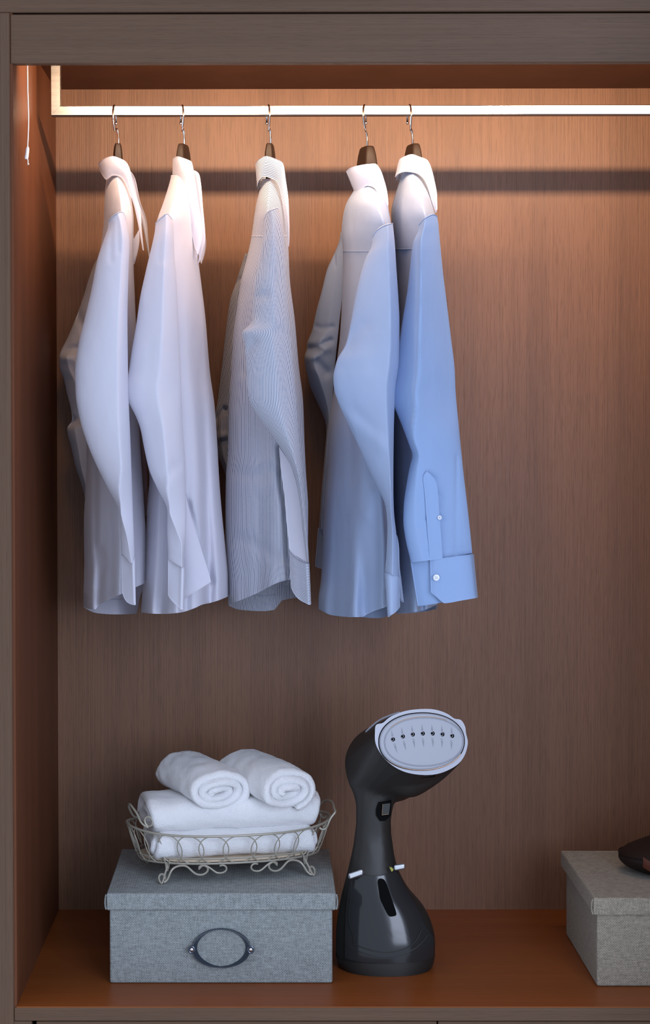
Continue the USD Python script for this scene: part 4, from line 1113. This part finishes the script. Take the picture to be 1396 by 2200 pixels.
def on_tank(px, py, lift):
    """The tank's front surface at that column and row."""
    row = min(max(py, 1865), 2050)
    i = (row - 1690) / (2074 - 1690) * 83
    q = steamer_ring(int(i), 0.0036)[33:64]
    x = P(px, py, YS - 0.06)[0]
    y = float(np.interp(x, q[:, 0], q[:, 1])) - lift
    p = P(px, py, y)
    return p


outer = np.array([on_tank(x, y, 0.0002) for x, y in sl_])
obj('fill_slot', m3.Manifold.hull_points(np.vstack([outer, outer + [0, 0.003, 0]])), 'black_plain', tank, smooth=20)
obj('level_rib', tube(smooth_path([on_tank(x, y, 0.0) for x, y in ((742, 2030), (775, 2046), (822, 2056), (865, 2050), (897, 2034), (919, 2008))], 40), 0.0008, 6), 'steamer_band', tank)
obj('level_rib', tube(smooth_path([on_tank(x, y, 0.0) for x, y in ((759, 2028), (790, 2040), (830, 2046), (865, 2040), (890, 2025), (905, 1998))], 40), 0.0006, 6), 'steamer_band', tank)
obj('side_rib', tube(smooth_path([on_tank(x, y, 0.0) for x, y in ((758, 1868), (755, 1900), (750, 1960), (750, 1985), (759, 2010), (759, 2028))], 40), 0.0006, 6), 'steamer_band', tank)
# the two release latches and the green clip
for (x0, y0, x1, y1), d0 in (((753, 1884, 776, 1876), 0.045), ((850, 1866, 866, 1863), 0.030)):
    a, b = P(x0, y0, YS - d0), P(x1, y1, YS - d0)
    lt = m3.Manifold.batch_hull([m3.Manifold.sphere(0.0038, 20).translate(tuple(q)) for q in (a, b, a + [0, 0, 0.0030], b + [0, 0, 0.0030], a + [0, 0.008, 0], b + [0, 0.008, 0])])
    obj('release_latch', lt, 'silver_trim', t, smooth=40)
q = np.array([P(x, y, YS - 0.044) for x, y in ((836, 1862), (842, 1863), (845, 1868), (841, 1872))])
obj('green_clip', m3.Manifold.hull_points(np.vstack([q, q + [0, -0.004, 0]])), 'green_clip', t, label='small yellow-green clip beside the right latch')

# ------------------------------------------------------------------ wire basket
PHI = math.radians(12.5)
XC, YB = -0.0665, 0.286
RX, RY, BX, BY = 0.1765, 0.100, 0.1565, 0.084
ground = LIDZ + 0.0018
ZR, ZB = LIDZ + 0.0800, LIDZ + 0.0310                  # rim and bottom ring
t = thing('wire_basket', 'oval cream wire basket with curled feet and looped sides, standing on the grey box', 'basket', (XC, YB, LIDZ))
EU, EV = np.array([math.cos(PHI), math.sin(PHI), 0]), np.array([-math.sin(PHI), math.cos(PHI), 0])


def bl(u, v, z):
    return np.array([XC, YB, 0]) + u * EU + v * EV + np.array([0, 0, z])


def on_oval(a, rx, ry, e=0.92):
    return math.copysign(abs(math.cos(a)) ** e, math.cos(a)) * rx, math.copysign(abs(math.sin(a)) ** e, math.sin(a)) * ry


def lift(a):
    return 0.009 * abs(math.cos(a)) ** 4


def oval_wire(rx, ry, z, up_=0.0, n=120):
    return np.array([bl(*on_oval(a, rx, ry), z + up_ * lift(a)) for a in np.linspace(0, 2 * np.pi, n, endpoint=False)])


obj('rim', tube(oval_wire(RX, RY, ZR, 1.0), 0.0021, 8, closed=True), 'wire_cream', t)
obj('base_ring', tube(oval_wire(BX, BY, ZB), 0.0019, 8, closed=True), 'wire_cream', t)
obj('base_ring', tube(oval_wire(BX + 0.004, BY + 0.003, ZB + 0.009), 0.0014, 8, closed=True), 'wire_cream', t)
e_ = oval_wire(BX - 0.0035, BY - 0.0035, 0)[:, :2]
obj('tray', m3.CrossSection([e_]).extrude(0.004).translate((0, 0, ZB + 0.0020)), 'tray_cream', t, smooth=30, label='pale cream tray in the bottom of the basket')
NL = 26
for k in range(NL):
    a0 = 2 * np.pi * (k + 0.5) / NL
    q = []
    for g in np.linspace(0, 2 * np.pi, 28, endpoint=False):
        hgt = (1 - math.cos(g)) / 2
        a = a0 + math.sin(g) * (np.pi / NL) * 1.22
        q.append(bl(*on_oval(a, BX + (RX - BX) * hgt ** 0.8, BY + (RY - BY) * hgt ** 0.8), ZB + (ZR + lift(a) - ZB) * hgt))
    obj('wire_loop', tube(q, 0.0010, 6, closed=True), 'wire_cream', t)
# feet: each corner has a curled leg with two running scrolls beside it (along the front: offset from the leg, height share)
leg_px = [(383, 1852), (384, 1858), (381, 1869), (377, 1880), (373, 1893), (369, 1899), (365.5, 1893), (366, 1883), (372, 1878), (377, 1884), (376, 1890)]
scroll_px = [(374, 1897), (382, 1890), (390, 1873), (399, 1862), (412, 1857), (424, 1859), (434, 1870), (445, 1880), (457, 1881), (466, 1874), (468, 1865), (463, 1858), (455, 1857), (449, 1862)]
scroll2_px = [(449, 1867), (458, 1857), (468, 1860), (479, 1870), (488, 1877), (499, 1877), (507, 1870), (506, 1861), (499, 1857), (493, 1859)]
for sx in (-1, 1):
    for sy in (-1, 1):
        foot = UsdGeom.Xform.Define(stage, path_for('foot', t)).GetPrim()
        for pp, r, nm in ((scroll_px, 0.0019, 'scroll'), (scroll2_px, 0.0017, 'scroll'), (leg_px, 0.0019, 'curl')):
            q = []
            for x, y in pp:
                u = -0.129 + (x - 371) * 0.00079
                z = ground + (1899 - y) / 47.0 * (ZB - ground)
                drop = min(max((ZB - z) / (ZB - ground), 0), 1)
                v = -BY * math.sqrt(max(1 - (u / (BX * 1.12)) ** 2, 0.02)) - 0.022 * drop * max(0, min(1, (-u - 0.085) / 0.04))
                q.append(bl(u * -sx, v * -sy, z))
            obj(nm, tube(smooth_path(q, 70), r, 8), 'wire_cream', foot)
        ub = -0.129 + (384 - 371) * 0.00079
        vb = -BY * math.sqrt(1 - (ub / (BX * 1.12)) ** 2)
        for du in (-0.003, 0.003):
            obj('binding', tube(smooth_path([bl((ub + du * c_) * -sx, (vb - 0.003 - e) * -sy, ZB + z) for c_, e, z in ((2, 0.0, 0.011), (1, 0.0015, 0.0), (0.6, 0.001, -0.008), (-0.4, 0.001, -0.012))], 16), 0.0010, 6), 'wire_cream', foot)
# handles at both ends
for sx in (-1, 1):
    hd = UsdGeom.Xform.Define(stage, path_for('handle', t)).GetPrim()
    if sx < 0:
        q = [P(x, y, 0.195 + (yy - 0.222) * 0.70) for x, y, yy in ((319, 1775, .225), (326, 1772, .222), (327, 1762, .222), (320, 1755, .224), (312, 1758, .226), (313, 1770, .226), (318, 1777, .226), (306, 1770, .228), (296, 1752, .240), (285, 1735, .258), (279, 1728, .275), (276, 1730, .300), (279, 1740, .330), (286, 1752, .345), (293, 1756, .352), (300, 1754, .356), (301, 1748, .358), (296, 1745, .356))]
    else:
        q = [P(x, y, 0.270 + (yy - 0.222) * 0.71) for x, y, yy in ((686, 1778, .222), (692, 1782, .222), (699, 1780, .224), (704, 1772, .230), (709, 1760, .236), (716, 1750, .240), (720, 1744, .243), (718, 1737, .255), (716, 1728, .275), (711, 1721, .300), (703, 1719, .325), (694, 1722, .345), (688, 1729, .356), (686, 1740, .362), (690, 1752, .362), (696, 1757, .360), (700, 1753, .358))]
    obj('handle_wire', tube(smooth_path(q, 110), 0.0019, 8), 'wire_cream', hd)


# ------------------------------------------------------------------ towels
def towel_roll(label, c, axis, half, a, b, turns, start, thick, cat='towel', flat=2.2, seed=0, sag=0.0, tail=0.0, droop=0.0):
    """A terry towel wound into a roll: a thick sheet along a squashed spiral. axis: unit direction of the roll; a, b: half width and half height."""
    t = thing('towel', label, cat, c - np.array([0, 0, b]), 'towels in the wire basket')
    c = np.asarray(c, float)
    ax = np.asarray(axis, float) / np.linalg.norm(axis)
    side = np.cross([0, 0, 1.0], ax)
    side /= np.linalg.norm(side)
    upv = np.cross(ax, side)
    rng = np.random.default_rng(seed)
    nT, nA = int(64 * turns) + 1, 34
    th = np.linspace(0, 2 * np.pi * turns, nT)
    rad = 1 - (th / (2 * np.pi)) * (thick / ((a + b) / 2)) * 1.03
    rad = np.maximum(rad, 0.10)
    an = start + th
    cs, sn_ = np.cos(an), np.sin(an)
    ex = 2.0 / flat
    X = np.sign(cs) * np.abs(cs) ** ex * (a - (1 - rad) * (a + b) / 2)
    Z = np.sign(sn_) * np.abs(sn_) ** ex * (b - (1 - rad) * b)
    X = np.where(np.abs(X) < 1e-9, 0, X)
    cen = np.stack([X, Z], 1)
    tg = np.gradient(cen, axis=0)
    tg /= np.maximum(np.linalg.norm(tg, axis=1, keepdims=True), 1e-9)
    nr = np.stack([tg[:, 1], -tg[:, 0]], 1)
    # thickness profile along the spiral (rounded at both ends) and along the axis (rounded ends)
    u = np.linspace(-1, 1, nA)
    u = np.sign(u) * (1 - (1 - np.abs(u)) ** 1.6)
    loc = 1.0 - 0.0 * th
    endr = np.clip(np.minimum(th, th[-1] - th) * ((a + b) / 2) / (thick * 0.6), 0, 1)
    endr = np.sqrt(1 - (1 - endr) ** 2) * 0.97 + 0.03
    layers = []
    stag = 0.004 * np.sin(th * 0.7 + seed) + 0.003 * np.sin(th * 1.9 + 2 * seed)
    for sgn in (1, -1):
        g = np.zeros((nT, nA, 3))
        for j, uu in enumerate(u):
            dist = (1 - abs(uu)) * half
            ra = math.sqrt(max(1 - (1 - min(dist / (thick * 0.62), 1)) ** 2, 0.0))
            off = (sgn * thick / 2 * ra * endr)[:, None]
            p2 = cen + nr * off
            pos = uu * (half + stag)
            g[:, j] = c + ax * pos[:, None] + side * p2[:, :1] + upv * p2[:, 1:]
            g[:, j, 2] -= sag * (1 - uu * uu) + droop * max(uu, 0) ** 2
        layers.append(g)
    nz = lambda g: (meshkit.fbm(g * 42, 3, seed) - 0.5)[..., None]
    nf = lambda g: (meshkit.noise(g * 420, seed + 5) - 0.5)[..., None]
    out = layers[0] - layers[1]
    out /= np.maximum(np.linalg.norm(out, axis=2, keepdims=True), 1e-9)
    A_ = layers[0] + out * (0.006 * nz(layers[0]) + 0.0009 * nf(layers[0]))
    B_ = layers[1] - out * (0.0005 * nf(layers[1]))
    f1 = grid_faces(nT, nA)
    N = nT * nA
    v = np.concatenate([A_.reshape(-1, 3), B_.reshape(-1, 3)])
    idx = np.arange(N).reshape(nT, nA)
    loop = np.r_[idx[0, :], idx[1:, -1], idx[-1, -2::-1], idx[-2:0:-1, 0]]
    l2 = np.roll(loop, -1)
    f = np.vstack([f1[:, ::-1], f1 + N, np.stack([loop, l2 + N, loop + N], -1), np.stack([loop, l2, l2 + N], -1)])
    obj('terry_cloth', trimesh.Trimesh(v, f, process=False), 'terry', t, smooth=True)
    return t


zt = ZB + 0.0065
h1, h2 = 0.0235, 0.0262
AX = -EU
m0 = bl(0, 0, 0)
towel_roll('bottom towel, folded flat in the wire basket', m0 + [0, 0, zt + h1], AX, 0.138, 0.066, h1, 2.5, -1.6, 0.0125, flat=3.0, seed=3)
towel_roll('wide folded towel lying on the bottom towel, under the two rolls', m0 + 0.004 * EV + [0, 0, zt + 2 * h1 + h2 - 0.002], AX, 0.146, 0.066, h2, 2.6, -1.4, 0.0135, flat=2.8, seed=5)
ztop = zt + 2 * h1 + 2 * h2 - 0.006
for lab, (px, py), ax_, half, a_, b_, sd in (('left rolled towel on top of the towel pile', (474, 1680), (0.47, -0.88, -0.05), 0.080, 0.0535, 0.0325, 8),
                                            ('right rolled towel on top of the towel pile', (621, 1672), (0.50, -0.86, -0.04), 0.086, 0.0505, 0.0340, 9)):
    ax_ = np.array(ax_) / np.linalg.norm(ax_)
    e_ = P(px, py, 0.212)
    c_ = e_ - ax_ * half
    c_[2] = ztop + b_ - 0.006
    towel_roll(lab, c_, ax_, half, a_, b_, 2.8, -1.25, 0.0140, flat=2.1, seed=sd, droop=0.006)
